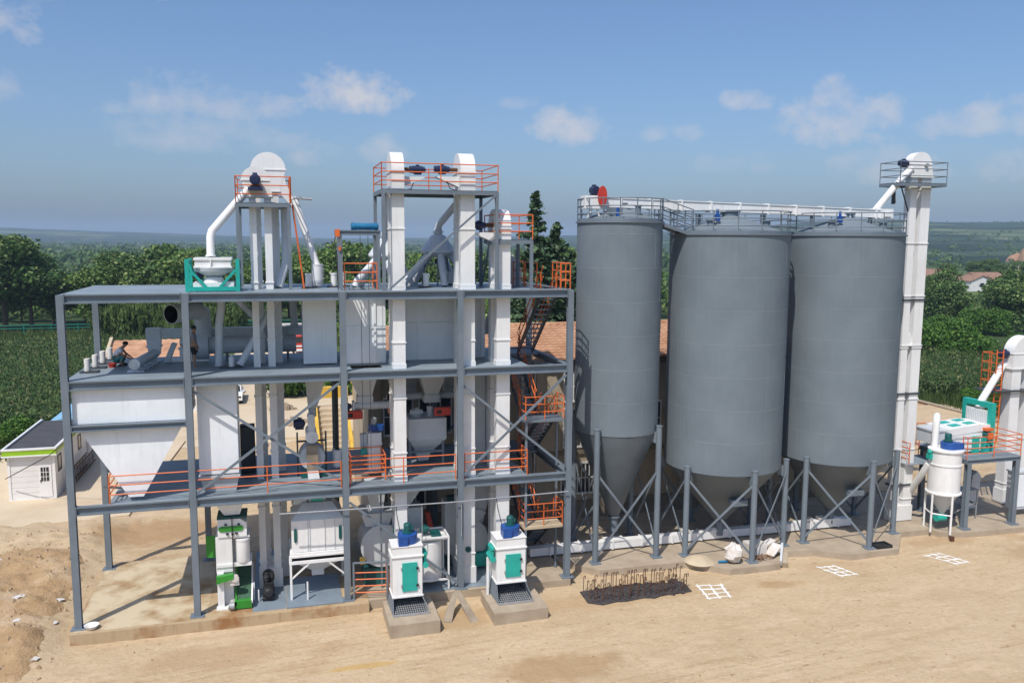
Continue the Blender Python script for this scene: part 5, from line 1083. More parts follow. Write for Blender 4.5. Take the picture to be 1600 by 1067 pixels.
def chalkgrid(label, pts):
    """grid drawn with lime powder; pts = four corners on the ground"""
    b = MB(); rs = random.Random(label); c = [Vector((*p,0)) for p in pts]
    def ln(p, q):
        n = 9; d = (q-p).normalized(); s_ = Vector((-d.y,d.x,0)); prev = None
        for k in range(n+1):
            m_ = p.lerp(q, -.13+1.26*k/n); w_ = rs.uniform(.03,.06)*(.45 if k in (0,n) else 1); o = s_*rs.uniform(-.02,.02)
            A_, B_ = m_+o+s_*w_, m_+o-s_*w_
            A_.z = gz(A_.x,A_.y)+.012; B_.z = gz(B_.x,B_.y)+.012
            if prev: b.add([prev[0],prev[1],B_,A_], [(0,1,2,3)])
            prev = (A_,B_)
    for k in range(4): ln(c[0].lerp(c[3],k/3), c[1].lerp(c[2],k/3))
    for k in range(3): ln(c[0].lerp(c[1],k/2), c[3].lerp(c[2],k/2))
    solo(b, 'chalk_grid', M['chalk'], label, 'ground marking', 'lime grids marked on the sand')
chalkgrid('white lime grid on the sand nearest the rebar bed', [(17.75,32.5),(18.85,32.35),(18.55,31.15),(17.6,31.2)])
chalkgrid('white lime grid on the sand in front of the right silo', [(24.35,32.95),(25.2,32.95),(25.55,31.85),(24.7,31.85)])
chalkgrid('white lime grid on the sand farthest right, near the cyclone', [(30.4,32.9),(31.3,32.95),(31.75,31.75),(31.0,31.7)])
def crumple(name, label, cat, c, r, mt, seed, flat=1.0, n=12, amp=.5):
    rs = random.Random(seed); b = MB(); rings = []
    for i in range(7):
        ph = math.pi*(i+.5)/7; rings.append([(c[0]+r*math.sin(ph)*math.cos(6.283*j/n)*(1+rs.uniform(-amp,amp)*.6), c[1]+r*math.sin(ph)*math.sin(6.283*j/n)*(1+rs.uniform(-amp,amp)*.6), c[2]+r*flat*(1-math.cos(ph))*(1+rs.uniform(-amp,amp)*.3)) for j in range(n)])
    b.loft(rings); return solo(b, name, mt, label, cat)
crumple('plastic_sack', 'crumpled white sack leaning on the front leg of the middle silo', 'sack', (20.35,33.9,-.02), .42, M['plastic'], 1, 1.1)
t = thing('foam_box', 'broken white foam boxes heaped beside the front leg of the middle silo', 'boxes', (21.9,34.3,0)); part(MB().box(21.4,22.3,34.2,34.9,0,.6).bar((22.3,34.0,.1),(22.95,34.3,.5),.5,.05).bar((22.2,34.6,.3),(23.0,34.8,.55),.4,.05), 'box_piece', M['plastic'], t)
b = MB(); rs = random.Random(8)
for k in range(40): x, y = rs.uniform(21.4,22.3), rs.uniform(33.7,34.1); b.bar((x,y,.03+rs.uniform(0,.1)),(x+rs.uniform(-.2,.2),y+rs.uniform(-.15,.15),.08+rs.uniform(0,.1)),.04,.03)
solo(b, 'wood_scraps', M['brick'], 'small pile of brown scraps in front of the broken foam boxes', 'scraps')
t = thing('concrete_kerb', 'broken leaning kerb piece at the corner of the silo pad', 'kerb', (22.9,33.6,-.3)); part(MB().bar((22.75,33.35,-.2),(23.3,34.25,.1),.28,.3), 'kerb_block', M['conc'], t); part(MB().bar((22.5,33.3,-.05),(23.2,34.3,.42),.1,.3), 'grey_sheet', M['bing'], t)
t = thing('black_tray', 'black empty tray lying on the pad by the right silo leg', 'tray', (28.5,33.8,0)); part(MB().box(28.1,29.0,33.6,34.2,-.01,.05).box(28.1,29.0,33.6,33.66,.05,.13).box(28.1,29.0,34.14,34.2,.05,.13).box(28.1,28.16,33.66,34.14,.05,.13).box(28.94,29.0,33.66,34.14,.05,.13), 'tray_body', M['black'], t)
solo(MB().tube([(19.6,34.0,.05),(20.0,33.9,.08)], .06, 8), 'bottle', M['cyan'], 'small blue bottle beside the white sack', 'bottle')
solo(MB().lathe((18.9,34.5,-.02), [(.75,0),(.6,.1),(.3,.2),(.1,.24)], n=16, smooth=False), 'sand_pile', M['cream'], 'low sand pile on the pad left of the white sack', 'sand pile')
for k, (u, l) in enumerate((((-10.6,37.2),'white plastic scrap on the soil, level with the rear of the slab'),((-9.1,37.1),'white plastic scrap on the soil heap nearest the front left column'),((-10.1,35.2),'white plastic scrap on the soil, second from the front'),
        ((-9.0,35.3),'tiny white plastic scrap between the two larger ones on the soil'),((-8.95,32.6),'white plastic scrap on the soil closest to the camera'),((-8.0,40.3),'white plastic scrap at the foot of the rear left column'),((-12.6,41.6),'white plastic scrap far left on top of the soil heap'))):
    x, y = u; crumple('plastic_scrap', l, 'litter', (x,y,float(heap(np.array([x]),np.array([y]))[0])-.015), .21-.03*(k%3), M['plastic'], 30+k, .09, 9, 1.2)

# ================================================================ CYCLONE AND CLEANER PLATFORM ON THE RIGHT
t = thing('cyclone_filter', 'round white cyclone dust collector with a blue fan standing on white legs', 'dust collector', (33.4, 35.3, 0))
cx, cy_ = 33.42, 35.3
part(MB().lathe((cx,cy_,0), [(.77,2.0),(.785,2.01),(.785,4.25),(.7,4.3)], n=40), 'drum', M['white'], t)
for r_, z in ((.82,3.5),(.86,4.24),(.87,1.98)): part(MB().lathe((cx,cy_,z), [(.77,0),(r_,.01),(r_,.08),(.77,.09)], n=40), 'ring', M['white'], t)
part(MB().lathe((cx,cy_,0), [(.12,.85),(.76,1.99)], n=36), 'cone', M['bing'], t)
for a in (-1.75, .25, 2.2, 4.0-.05 if False else 3.35):
    part(MB().tube([(cx+0.83*math.cos(a),cy_+0.83*math.sin(a),-.05),(cx+0.83*math.cos(a),cy_+0.83*math.sin(a),2.0)], .055, 8), 'leg', M['white'], t)
A_ = (-1.75,.25,2.2,3.35)
part(MB().tube([(cx+0.83*math.cos(a),cy_+0.83*math.sin(a),.95) for a in A_]+[(cx+0.83*math.cos(A_[0]),cy_+0.83*math.sin(A_[0]),.95)], .035, 6), 'leg_ties', M['white'], t)
part(MB().tube([(cx-.35,cy_,.62),(cx+.2,cy_,.62)], .2, 14).lathe((cx,cy_,.75), [(.1,0),(.1,.3)], n=10), 'rotary_valve', M['teal'], t)
part(motor(MB(), (cx+.6,cy_,.65), 'x', .5, .12), 'valve_motor', M['navy'], t)
part(MB().lathe((cx+.15,cy_-.05,4.32), [(.4,0),(.42,.02),(.42,.34),(.4,.36)], n=24).box(cx+.15,cx+.72,cy_-.46,cy_-.08,4.34,4.66), 'fan', M['blue'], t)
part(MB().box(cx+.723,cx+.728,cy_-.43,cy_-.11,4.37,4.63), 'fan_mouth', M['black'], t)
part(MB().lathe((cx+.1,cy_,4.72), [(.24,0),(.24,.04),(.17,.05),(.17,.34),(.13,.4)], n=14), 'motor', M['tealdk'], t)
part(MB().tube([(cx-.36,cy_+.4,4.3),(cx-.36,cy_+.4,5.55),(cx-.3,cy_+.45,5.8),(cx-.1,cy_+.65,5.92),(cx+.15,cy_+.95,5.75),(cx+.5,cy_+1.3,5.3)], .17, 14), 'suction_pipe', M['white'], t)
part(MB().tube([(cx-.95,cy_+.2,4.15),(cx-.65,cy_+.1,4.2)], .12, 10).box(cx-.95,cx-.8,cy_,cy_+.3,3.8,4.05), 'pulse_valves', M['teal'], t)
part(MB().tube([(cx-.75,cy_+.3,3.5),(cx-.8,cy_+.6,2.95),(32.9,37.1,1.5)], .17, 12), 'inlet_pipe', M['white'], t)
t = thing('support_stub', 'short rusty steel stub sunk in the sand under the cyclone front leg', 'post', (33.2,34.25,-.4)); part(MB().box(33.12,33.3,34.2,34.36,-.6,-.06), 'stub', M['rust'], t)
pf = thing('cleaner_platform', 'grey steel platform with orange railing carrying the teal cleaner', 'platform', (36.4, 36, 0))
PX0, PX1, PY0, PY1, PZ = 34.45, 37.95, 34.95, 38.3, 3.75
for x in (PX0+.2, PX1-.15):
    for y in (PY0+.08, PY1-.1): part(hcol(MB(), x, y, 0, PZ-.25).box(x-.25,x+.25,y-.25,y+.25,-.02,.03), 'column', M['steel'], pf)
part(MB().ibeam((PX0,PY0+.05,PZ-.14),(PX1,PY0+.05,PZ-.14),.22,.18).ibeam((PX0,PY1,PZ-.14),(PX1,PY1,PZ-.14),.22,.18).ibeam((PX0+.05,PY0+.1,PZ-.15),(PX0+.05,PY1,PZ-.15),.2,.16).ibeam((PX1-.05,PY0+.1,PZ-.15),(PX1-.05,PY1,PZ-.15),.2,.16), 'beam', M['steel'], pf)
part(MB().box(PX0-.02,PX1+.02,PY0-.03,PY1+.4,PZ-.03,PZ).box(32.2,PX0,36.6,38.3,PZ-.6,PZ-.56), 'floor_deck', M['deck'], pf)
part(MB().rail([(PX0,PY0+.3,PZ),(PX0,PY0,PZ),(PX1,PY0,PZ),(PX1,PY1+.3,PZ),(PX0,PY1+.3,PZ)], h=1.15, nr=4, sp=1.9).rail([(32.3,36.6,PZ-.55),(32.3,38.3,PZ-.55),(34.4,38.3,PZ-.55)], h=1.15, nr=4, sp=1.0), 'railing', M['orange'], pf)
part(MB().bar((PX0+.2,PY1-.1,3.5),(36.1,PY1-.1,2.1),.06,.1).bar((PX1-.2,PY1-.1,3.4),(36.1,PY1-.1,2.1),.06,.1).bar((PX0+.3,PY1-.15,1.7),(PX1-.2,PY0+.2,.2),.05,.08), 'brace', M['steeldk'], pf)
t = thing('vibrating_cleaner', 'white vibrating grain cleaner with a tall teal end frame and teal hatches', 'machine', (36.2, 36.6, PZ))
part(MB().prism([(34.2,4.75),(36.9,4.95),(36.9,5.25),(36.2,5.3),(34.2,5.12)], 'y', 36.0, 37.7), 'sieve_deck', M['white'], t)
part(MB().box(34.3,36.88,36.02,37.68,3.85,4.85), 'sieve_box', M['white'], t)
part(MB().box(33.45,34.28,36.2,37.5,4.3,5.0).box(33.4,34.28,36.15,37.55,4.98,5.06), 'outlet_box', M['bing'], t)
for z in (4.05,4.35,4.65): part(MB().box(34.35,36.3,35.985,36.01,z-.06,z+.06), 'side_slot', M['pipe'], t)
for x in (34.75,35.7):
    for y in (36.35,37.1): part(MB().bar((x,y+.2,5.19+.08*(x-34.75)),(x+.55,y+.2,5.225+.08*(x-34.75)),.42,.03), 'hatch', M['teal'], t)
b = MB().box(36.9,37.2,36.0,36.25,3.77,6.4).box(36.9,37.2,37.75,38.0,3.77,6.4).box(36.9,37.2,36.25,37.75,6.12,6.4)
for y in (36.0,): b.box(36.35,36.7,35.75,36.0,3.77,4.6).box(35.75,36.0,35.75,36.0,3.77,4.7)
part(b, 'end_frame', M['teal'], t)
part(MB().box(36.92,37.12,36.25,37.75,5.1,5.95), 'intake_hood', M['white'], t)
b = MB()
for k in range(12): b.box(36.88,36.92,36.3+.12*k,36.34+.12*k,5.15,5.9)
part(b, 'hood_ribs', M['bing'], t)
b = MB()
for y, z in ((35.72,4.1),(35.72,4.35)): b.box(36.45,36.55,y,y+.03,z,z+.1)
for z in (4.0,4.4): b.box(37.0,37.1,35.97,36.0,z,z+.12)
part(b, 'bolt_holes', M['black'], t)
part(motor(MB(), (36.6,35.9,4.75), 'y', .5, .2), 'motor', M['tealdk'], t)
part(MB().box(36.4,36.85,35.7,36.1,4.98,5.12).box(36.45,36.75,35.6,35.7,4.55,4.9), 'motor_mount', M['orange'], t)
e2 = elevator_x('white twin-leg bucket elevator cropped by the right edge of the photo', [(40.1,40.75),(41.25,41.9)], 37.9, 38.5, 9.75, 41.05, 1.0, 7.9, step=2.6)
part(motor(MB(), (39.75,38.2,8.75), 'x', .6, .2), 'motor', M['navy'], e2)
part(MB().box(38.6,41.6,37.7,39.0,6.62,6.68), 'maintenance_deck', M['steeldk'], e2)
t = thing('ladder', 'orange caged ladder leaning up to the right elevator', 'ladder', (39.1,38,PZ))
b = MB()
for dx in (0,.45): b.tube([(38.75+dx,37.75,PZ),(39.0+dx,37.95,8.0),(39.0+dx,37.95,9.0)], .035, 6)
for k in range(17): f_ = k/16; b.tube([(38.75+.25*f_,37.75+.2*f_,PZ+.2+4.9*f_),(39.2+.25*f_,37.75+.2*f_,PZ+.2+4.9*f_)], .022, 5)
part(b, 'rungs', M['orange'], t)
part(MB().rail([(38.95,37.9,6.68),(38.95,38.9,6.68)], h=2.1, nr=4, sp=.5).rail([(38.95,38.9,6.68),(39.6,38.9,6.68)], h=2.1, nr=4, sp=.6), 'cage', M['orange'], t)
spout('white spout slanting from the right elevator down into the teal cleaner', [(40.3,38.5,8.35),(39.9,38.4,8.0),(37.2,37.0,6.4),(37.05,36.95,6.0)], .19)
t = thing('leg_guard', 'small white inclined casing under the cleaner platform', 'casing', (37.6,37.5,0)); part(MB().prism([(36.9,.2),(37.6,.2),(37.75,2.0),(37.5,2.3),(37.2,2.1)], 'y', 37.2, 37.7), 'casing_body', M['bing'], t); part(MB().tube([(36.6,37.0,1.35),(36.9,37.0,1.4),(37.2,37.1,1.35)], .05, 6).lathe((36.6,37.0,1.35), [(.14,-.06),(.14,.06)], n=12), 'red_valve', M['red'], t)
t = thing('electric_box', 'grey white electric cabinet at the right edge beside the platform column', 'cabinet', (39.6,36,0)); part(MB().box(38.95,40.6,36.0,36.6,.35,2.4).box(38.9,40.65,35.95,36.65,2.4,2.5), 'cabinet_body', M['bing'], t); part(MB().box(39.05,40.5,35.97,35.995,.5,2.3), 'door', M['binw'], t)
t = thing('work_trestle', 'low steel trestle table under the cleaner platform', 'trestle', (36.0,36.6,0)); b = MB().box(35.0,36.7,36.2,37.0,1.55,1.6)
for x, y in ((35.05,36.25),(36.6,36.25),(35.05,36.95),(36.6,36.95)): b.bar((x,y,0),(x,y,1.55),.05)
b.bar((35.05,36.25,.4),(36.6,36.25,.9),.04)
part(b, 'trestle_frame', M['galv'], t)
# ================================================================ BUILDINGS BEHIND
def tileroof(b, x0, x1, ye, ze, yr, zr, pitch=.42, rows=9):
    """rows of tiles stepping up from the eave (ye, ze) to the ridge (yr, zr)"""
    for k in range(rows):
        a, c = k/rows, (k+1)/rows; dz = .05
        p = lambda t, o: (ye+(yr-ye)*t, ze+(zr-ze)*t+o)
        (y0,z0),(y1,z1) = p(a, dz), p(c, 0)
        n = max(2, int((x1-x0)/pitch)); top = []
        row0 = []; row1 = []
        for i in range(n*2+1):
            x = x0+(x1-x0)*i/(n*2); h = .05 if i % 2 else 0
            row0.append((x,y0,z0+h)); row1.append((x,y1,z1+h))
        m_ = len(row0); vs = row0+row1+[(x,y,z-.12) for x,y,z in row0]
        fs = [(i,i+1,m_+i+1,m_+i) for i in range(m_-1)]+[(2*m_+i,2*m_+i+1,i+1,i) for i in range(m_-1)]
        b.add(vs, fs)
    return b
def window(parent, x0, x1, y, z0, z1, nb=2, fm='white', bars=True):
    f = part(MB().box(x0-.07,x1+.07,y-.07,y,z1,z1+.09).box(x0-.07,x1+.07,y-.09,y,z0-.1,z0).box(x0-.07,x0,y-.06,y,z0,z1).box(x1,x1+.07,y-.06,y,z0,z1), 'window', M[fm], parent)
    b = MB().box(x0,x1,y-.03,y-.006,z0,z1); part(b, 'pane', M['glass'], f)
    b = MB()
    for k in range(1, nb): x = x0+(x1-x0)*k/nb; b.box(x-.025,x+.025,y-.055,y-.035,z0,z1)
    b.box(x0,x1,y-.055,y-.033,(z0+z1)/2-.025,(z0+z1)/2+.025); part(b, 'glazing_bars', M[fm], f)
bd = thing('warehouse', 'long tan rendered building with an orange tiled roof behind the tower and silos', 'building', (17, 45, 0))
part(MB().prism([(4.2,41.92),(31.0,41.92),(31.0,51.0),(4.2,51.0)], 'z', -.5, 8.75), 'wall', M['tan'], bd)
part(MB().box(4.1,31.1,41.78,41.9,-.4,.95).box(4.15,31.05,41.8,41.91,3.55,3.75).box(4.15,31.05,41.75,41.91,8.4,8.7), 'plinth', M['plinth'], bd)
rf = part(tileroof(MB(), 3.9, 31.3, 41.45, 8.82, 46.5, 10.1, rows=13), 'roof', M['tile'], bd)
part(MB().loft([[(3.9,46.5,10.1),(31.3,46.5,10.1)],[(3.9,51.5,8.8),(31.3,51.5,8.8)]], caps=False, closed=False), 'rear_roof_slope', M['tile'], bd)
b = MB(); x = 3.9
while x < 31.2: b.tube([(x,46.5,10.14),(x+.4,46.5,10.14)], .13, 8); x += .42
part(b, 'ridge_tiles', M['tile'], bd)
for x in (4.6,9.0,13.2,17.4,21.6,25.8,30.2): part(MB().box(x-.2,x+.2,41.72,41.9,.95,8.4), 'pilaster', M['tan'], bd)
for x in (12.2, 12.9): part(MB().tube([(x,41.7,.2),(x,41.7,8.7)], .05, 8), 'downpipe', M['plastic'], bd)
for x0, x1, z0, z1, n in ((5.0,6.4,5.2,7.0,2),(6.8,8.4,5.2,7.0,3),(9.6,11.0,5.2,7.0,2),(14.6,16.5,4.0,6.0,8),(14.6,15.6,6.5,8.0,2),(18.2,20.2,4.4,6.2,5),(22.5,24.5,4.4,6.2,5),(26.6,28.4,4.4,6.2,5),(14.5,16.3,1.4,3.0,8),(10.0,11.4,1.3,3.0,4),(5.2,7.0,1.3,3.0,4)):
    window(bd, x0, x1, 41.91, z0, z1, n)
t = thing('entrance_steps', 'cream stone steps between yellow walls under a yellow lintel behind the tower', 'steps', (3.5, 61, 0))
b = MB()
for k in range(9): b.box(2.55,4.55,58.2+.6*k,64.5,.0,.27*(k+1))
part(b, 'steps', M['cream'], t)
part(MB().prism([(57.6,0),(57.6,.7),(64.4,3.4),(64.4,0)], 'x', 2.3, 2.54).prism([(57.6,0),(57.6,.7),(64.4,3.4),(64.4,0)], 'x', 4.56, 4.8), 'side_wall', M['yellow'], t)
part(MB().box(2.2,4.9,64.0,64.6,3.1,3.9).box(2.2,2.5,64.0,64.6,0,3.1).box(4.6,4.9,64.0,64.6,0,3.1), 'lintel', M['yellow'], t)
part(MB().box(1.2,2.3,57.5,57.9,-.1,.75), 'low_wall', M['yellow'], t)
solo(MB().box(4.55,4.85,55.3,55.6,-.1,5.6).box(4.45,4.95,55.2,55.7,5.6,5.8), 'gate_pillar', M['yellow'], 'tall slim yellow pillar right of the entrance steps', 'pillar')

h = thing('gatehouse', 'small white gatehouse with a lime green fascia and flat grey roof', 'building', (-14, 55, 0))
x0, x1, y0, y1 = -15.15, -12.75, 52.85, 61.0
b = MB().box(x0,x1,y0,y1,-.1,2.65)
part(b, 'wall', M['hutw'], h)
b = MB()
for k in range(8): b.box(x0+.02,x1-.02,y0-.014,y0-.002,.32*k+.08,.32*k+.36)
part(b, 'siding', M['hutw'], h)
part(MB().box(x0-.03,x0+.1,y0-.05,y0+.02,-.1,2.6).box(x1-.1,x1+.03,y0-.05,y0+.02,-.1,2.6).box(x0,x1,y0-.06,y0,-.1,.06), 'corner_trim', M['white'], h)
part(MB().box(x0-.22,x1+.16,y0-.28,y0-.2,2.66,2.95).box(x1+.1,x1+.17,y0-.2,y1,2.66,2.95).box(x0-.22,x0-.15,y0-.2,y1,2.66,2.95), 'fascia', M['lime'], h)
part(MB().box(x0-.25,x1+.19,y0-.31,y0-.16,2.95,3.05).box(x0-.25,x1+.19,y0-.31,y0-.2,2.58,2.66).box(x1+.07,x1+.2,y0-.2,y1+.1,2.951,3.051).box(x0-.25,x0-.12,y0-.2,y1+.1,2.951,3.051), 'trim', M['white'], h)
part(MB().box(x0-.15,x1+.08,y0-.18,y1+.1,2.66,2.93), 'roof', M['asph'], h)
dr = part(MB().box(-13.55,-12.93,y0-.06,y0-.02,.1,1.98), 'door', M['white'], h)
part(MB().box(-13.48,-13.06,y0-.075,y0-.062,1.05,1.85), 'door_window', M['glass'], dr)
b = MB()
for k in range(1,3): b.box(-13.48+.14*k-.012,-13.48+.14*k+.012,y0-.09,y0-.076,1.05,1.85)
for z in (1.3,1.57): b.box(-13.48,-13.06,y0-.09,y0-.076,z-.012,z+.012)
part(b, 'grille', M['white'], dr); part(MB().box(-13.52,-13.49,y0-.11,y0-.06,.98,1.12), 'handle', M['steeldk'], dr)
for y in (53.6, 56.2, 58.8):
    f = part(MB().box(x1+.002,x1+.04,y-.05,y+.75,1.35,1.42).box(x1+.002,x1+.04,y-.05,y+.75,2.25,2.32).box(x1+.002,x1+.04,y-.05,y,1.42,2.25).box(x1+.002,x1+.04,y+.7,y+.75,1.42,2.25), 'window', M['steeldk'], h); part(MB().box(x1+.004,x1+.02,y,y+.7,1.42,2.25), 'pane', M['glass'], f)
t = thing('shed', 'low white shed with a pale blue sheet roof behind the gatehouse', 'building', (-13.6,66,0)); part(MB().box(-15.0,-12.75,61.8,74.0,-.1,2.3), 'wall', M['hutw'], t)
part(MB().prism([(-15.3,2.45),(-12.5,2.3),(-12.5,2.4),(-13.9,3.1),(-15.3,2.55)], 'y', 61.6, 74.3), 'roof', M['sheet'], t)
t = thing('steel_trusses', 'rusty lattice steel frames leaning along the side wall of the gatehouse', 'steel frames', (-12.2,56.5,0)); b = MB()
for o, yy in ((0,54.2),(.25,55.6)):
    for z in (.15,.95): b.bar((-12.5+o,yy,z),(-12.45+o,yy+5.5,z),.05,.05)
    for k in range(12): b.bar((-12.5+o,yy+.45*k,.15),(-12.48+o,yy+.45*k+.4,.95),.035,.035)
part(b, 'lattice', M['rust'], t)
t = thing('overhead_wire', 'dark wire sagging from the gatehouse up behind the front left column', 'wire', (-15.3,52.5,1.5)); part(MB().tube([(-15.2,52.4,1.4),(-12.5,50.8,3.0),(-9.4,47.8,5.8)], .025, 5), 'strand', M['black'], t)
t = thing('tiled_house', 'house with an orange tiled roof and pale bargeboard seen under the left roof bay', 'building', (-9.5, 81, 0))
part(MB().box(-14.2,-6.2,77.5,88.0,-.2,2.9), 'wall', M['hutw'], t)
part(tileroof(MB(), -14.8, -5.8, 76.8, 2.75, 84.0, 5.6, .75, 8), 'roof', M['tile'], t)
part(MB().loft([[(-14.8,84.0,5.6),(-5.8,84.0,5.6)],[(-14.8,90.5,3.0),(-5.8,90.5,3.0)]], caps=False, closed=False), 'rear_roof_slope', M['tile'], t)
part(MB().bar((-14.9,76.7,2.85),(-14.9,84.0,5.8),.25,.3), 'bargeboard', M['cream'], t)
solo(MB().box(-1.5,4.5,116.0,116.4,-.3,3.6).box(-1.6,4.6,115.95,116.45,3.6,3.75), 'boundary_wall', M['hutw'], 'white wall behind the red truck at the end of the earth road', 'wall')
bw = thing('brick_wall', 'brown brick boundary wall with a pale coping beside the right cornfield', 'wall', (58.6, 60, 0))
part(MB().box(58.4,58.65,36.0,69.5,-.6,.0), 'brickwork', M['brick'], bw); part(MB().box(58.32,58.73,36.0,69.55,0,.12), 'coping', M['conc'], bw)
b = MB(); b.add([(52.0,36,-.5),(58.4,36,-.15),(58.4,69.5,-.15),(52.0,69.5,-.5)], [(0,1,2,3)]); struct(b, 'soil_strip', DIRTR)
# guard rail along the far road
for lab, xa, xb, y in (('green guard rail along the edge of the left cornfield', -48, 30, 152.0), ('green guard rail at the right edge under the big tree', 122, 160, 112.0)):
    t = thing('guard_rail', lab, 'guard rail', ((xa+xb)/2, y, 0))
    part(MB().box(xa,xb,y-.05,y+.05,.3,.42).box(xa,xb,y-.05,y+.05,.78,.92), 'rails', M['grn_rail'], t)
    b = MB(); x = xa
    while x <= xb: b.box(x-.08,x+.08,y+.05,y+.2,-.6,1.02); x += 4
    part(b, 'posts', M['grn_rail'], t)
# vehicles
def car(label, x, y, rot, L=4.5, W=1.8):
    t = thing('parked_car', label, 'car', (x, y, -.12)); z0 = -.12
    prof = [(-L/2,.35),(-L/2,.75),(-L/2+.15,.86),(-.75,1.0),(-.72,1.0),(.1+L*.3,1.0),(L/2-.1,.95),(L/2,.75),(L/2,.35)]
    q = lambda px_, py_, pz_: (x+py_, y+px_, z0+pz_)
    b = MB(); b.loft([[q(a,-W/2,c) for a,c in prof],[q(a,-W/2+.06,c+.01) for a,c in prof],[q(a,W/2-.06,c+.01) for a,c in prof],[q(a,W/2,c) for a,c in prof]])
    part(b, 'body', M['carw'], t)
    cab = [(-.95,.99),(-.25,1.44),(.9,1.46),(1.65,1.0)]; b = MB().loft([[q(a,-W/2+.1+(.12 if c > 1.2 else 0),c) for a,c in cab],[q(a,W/2-.1-(.12 if c > 1.2 else 0),c) for a,c in cab]]); part(b, 'glasshouse', M['glass'], t)
    b = MB().loft([[q(-.22,-W/2+.24,1.445),q(.88,-W/2+.24,1.465),q(.88,W/2-.24,1.465),q(-.22,W/2-.24,1.445)],[q(-.18,-W/2+.27,1.49),q(.84,-W/2+.27,1.5),q(.84,W/2-.27,1.5),q(-.18,W/2-.27,1.49)]])
    for s in (-1,1): b.bar(q(-.95,s*(W/2-.14),1.0),q(-.22,s*(W/2-.25),1.46),.07,.05); b.bar(q(.88,s*(W/2-.25),1.47),q(1.62,s*(W/2-.14),1.02),.09,.05)
    part(b, 'roof', M['carw'], t)
    for s in (-1,1):
        part(MB().box(x+s*.58-.22,x+s*.58+.22,y-L/2-.02,y-L/2+.12,z0+.62,z0+.78), 'headlight', M['glass'], t)
        part(MB().box(x+s*(W/2+.12)-.1,x+s*(W/2+.12)+.1,y-.78,y-.7,z0+.95,z0+1.08), 'mirror', M['carw'], t)
        for a in (-1.35,1.35):
            wh = part(MB().lathe((x+s*(W/2-.1),y+a,z0+.32), [(.2,-.11),(.32,-.1),(.32,.1),(.2,.11)], n=20, axis='x'), 'wheel', M['black'], t); part(MB().lathe((x+s*(W/2+.01),y+a,z0+.32), [(.05,-.01),(.2,-.02),(.2,.01),(.05,.02)], n=16, axis='x'), 'rim', M['galv'], wh)
    part(MB().box(x-.5,x+.5,y-L/2-.025,y-L/2,z0+.5,z0+.62), 'grille', M['black'], t); return t
car('white car parked facing the camera on the pale road behind the white bin panel', -4.35, 82.2, 0)
t = thing('truck', 'red truck parked in front of the white wall at the end of the road', 'truck', (2.9, 116, -.1)); x, y = 2.75, 113.0
part(MB().box(x-1.2,x+1.2,y,y+1.8,.5,2.5).box(x-1.15,x+1.15,y+1.9,y+2.9,.9,3.4), 'cab', M['red'], t, bevel=.12)
part(MB().box(x-1.05,x+1.05,y-.03,y,1.5,2.25), 'windscreen', M['glass'], t); part(MB().box(x-1.0,x+1.0,y-.05,y-.03,.95,1.15), 'grille', M['white'], t)
part(MB().box(x-1.25,x+1.25,y-.12,y,.4,.7), 'bumper', M['white'], t)
for s in (-1,1):
    part(MB().box(x+s*.9-.2,x+s*.9+.2,y-.06,y-.03,.75,.92), 'headlight', M['plastic'], t)
    part(MB().lathe((x+s*1.0,y+1.0,.35), [(.3,-.14),(.46,-.13),(.46,.13),(.3,.14)], n=18, axis='x'), 'wheel', M['black'], t)
# small vehicles and rubble seen far off between the twin legs
for k, (x, y, lab) in enumerate(((.2,76.5,'heap of grey rubble on the road left of the yellow steps'),(1.0,70.5,'second rubble heap on the road, nearer the yellow steps'))):
    b = MB(); rs = random.Random(40+k)
    for i in range(26): a, r_ = rs.uniform(0,6.28), rs.uniform(0,1.1); s_ = rs.uniform(.1,.32); b.box(x+r_*math.cos(a)-s_,x+r_*math.cos(a)+s_,y+r_*math.sin(a)-s_,y+r_*math.sin(a)+s_,-.15,rs.uniform(.05,.5)*(1.2-r_))
    solo(b, 'rubble_heap', M['conc'], lab, 'rubble')
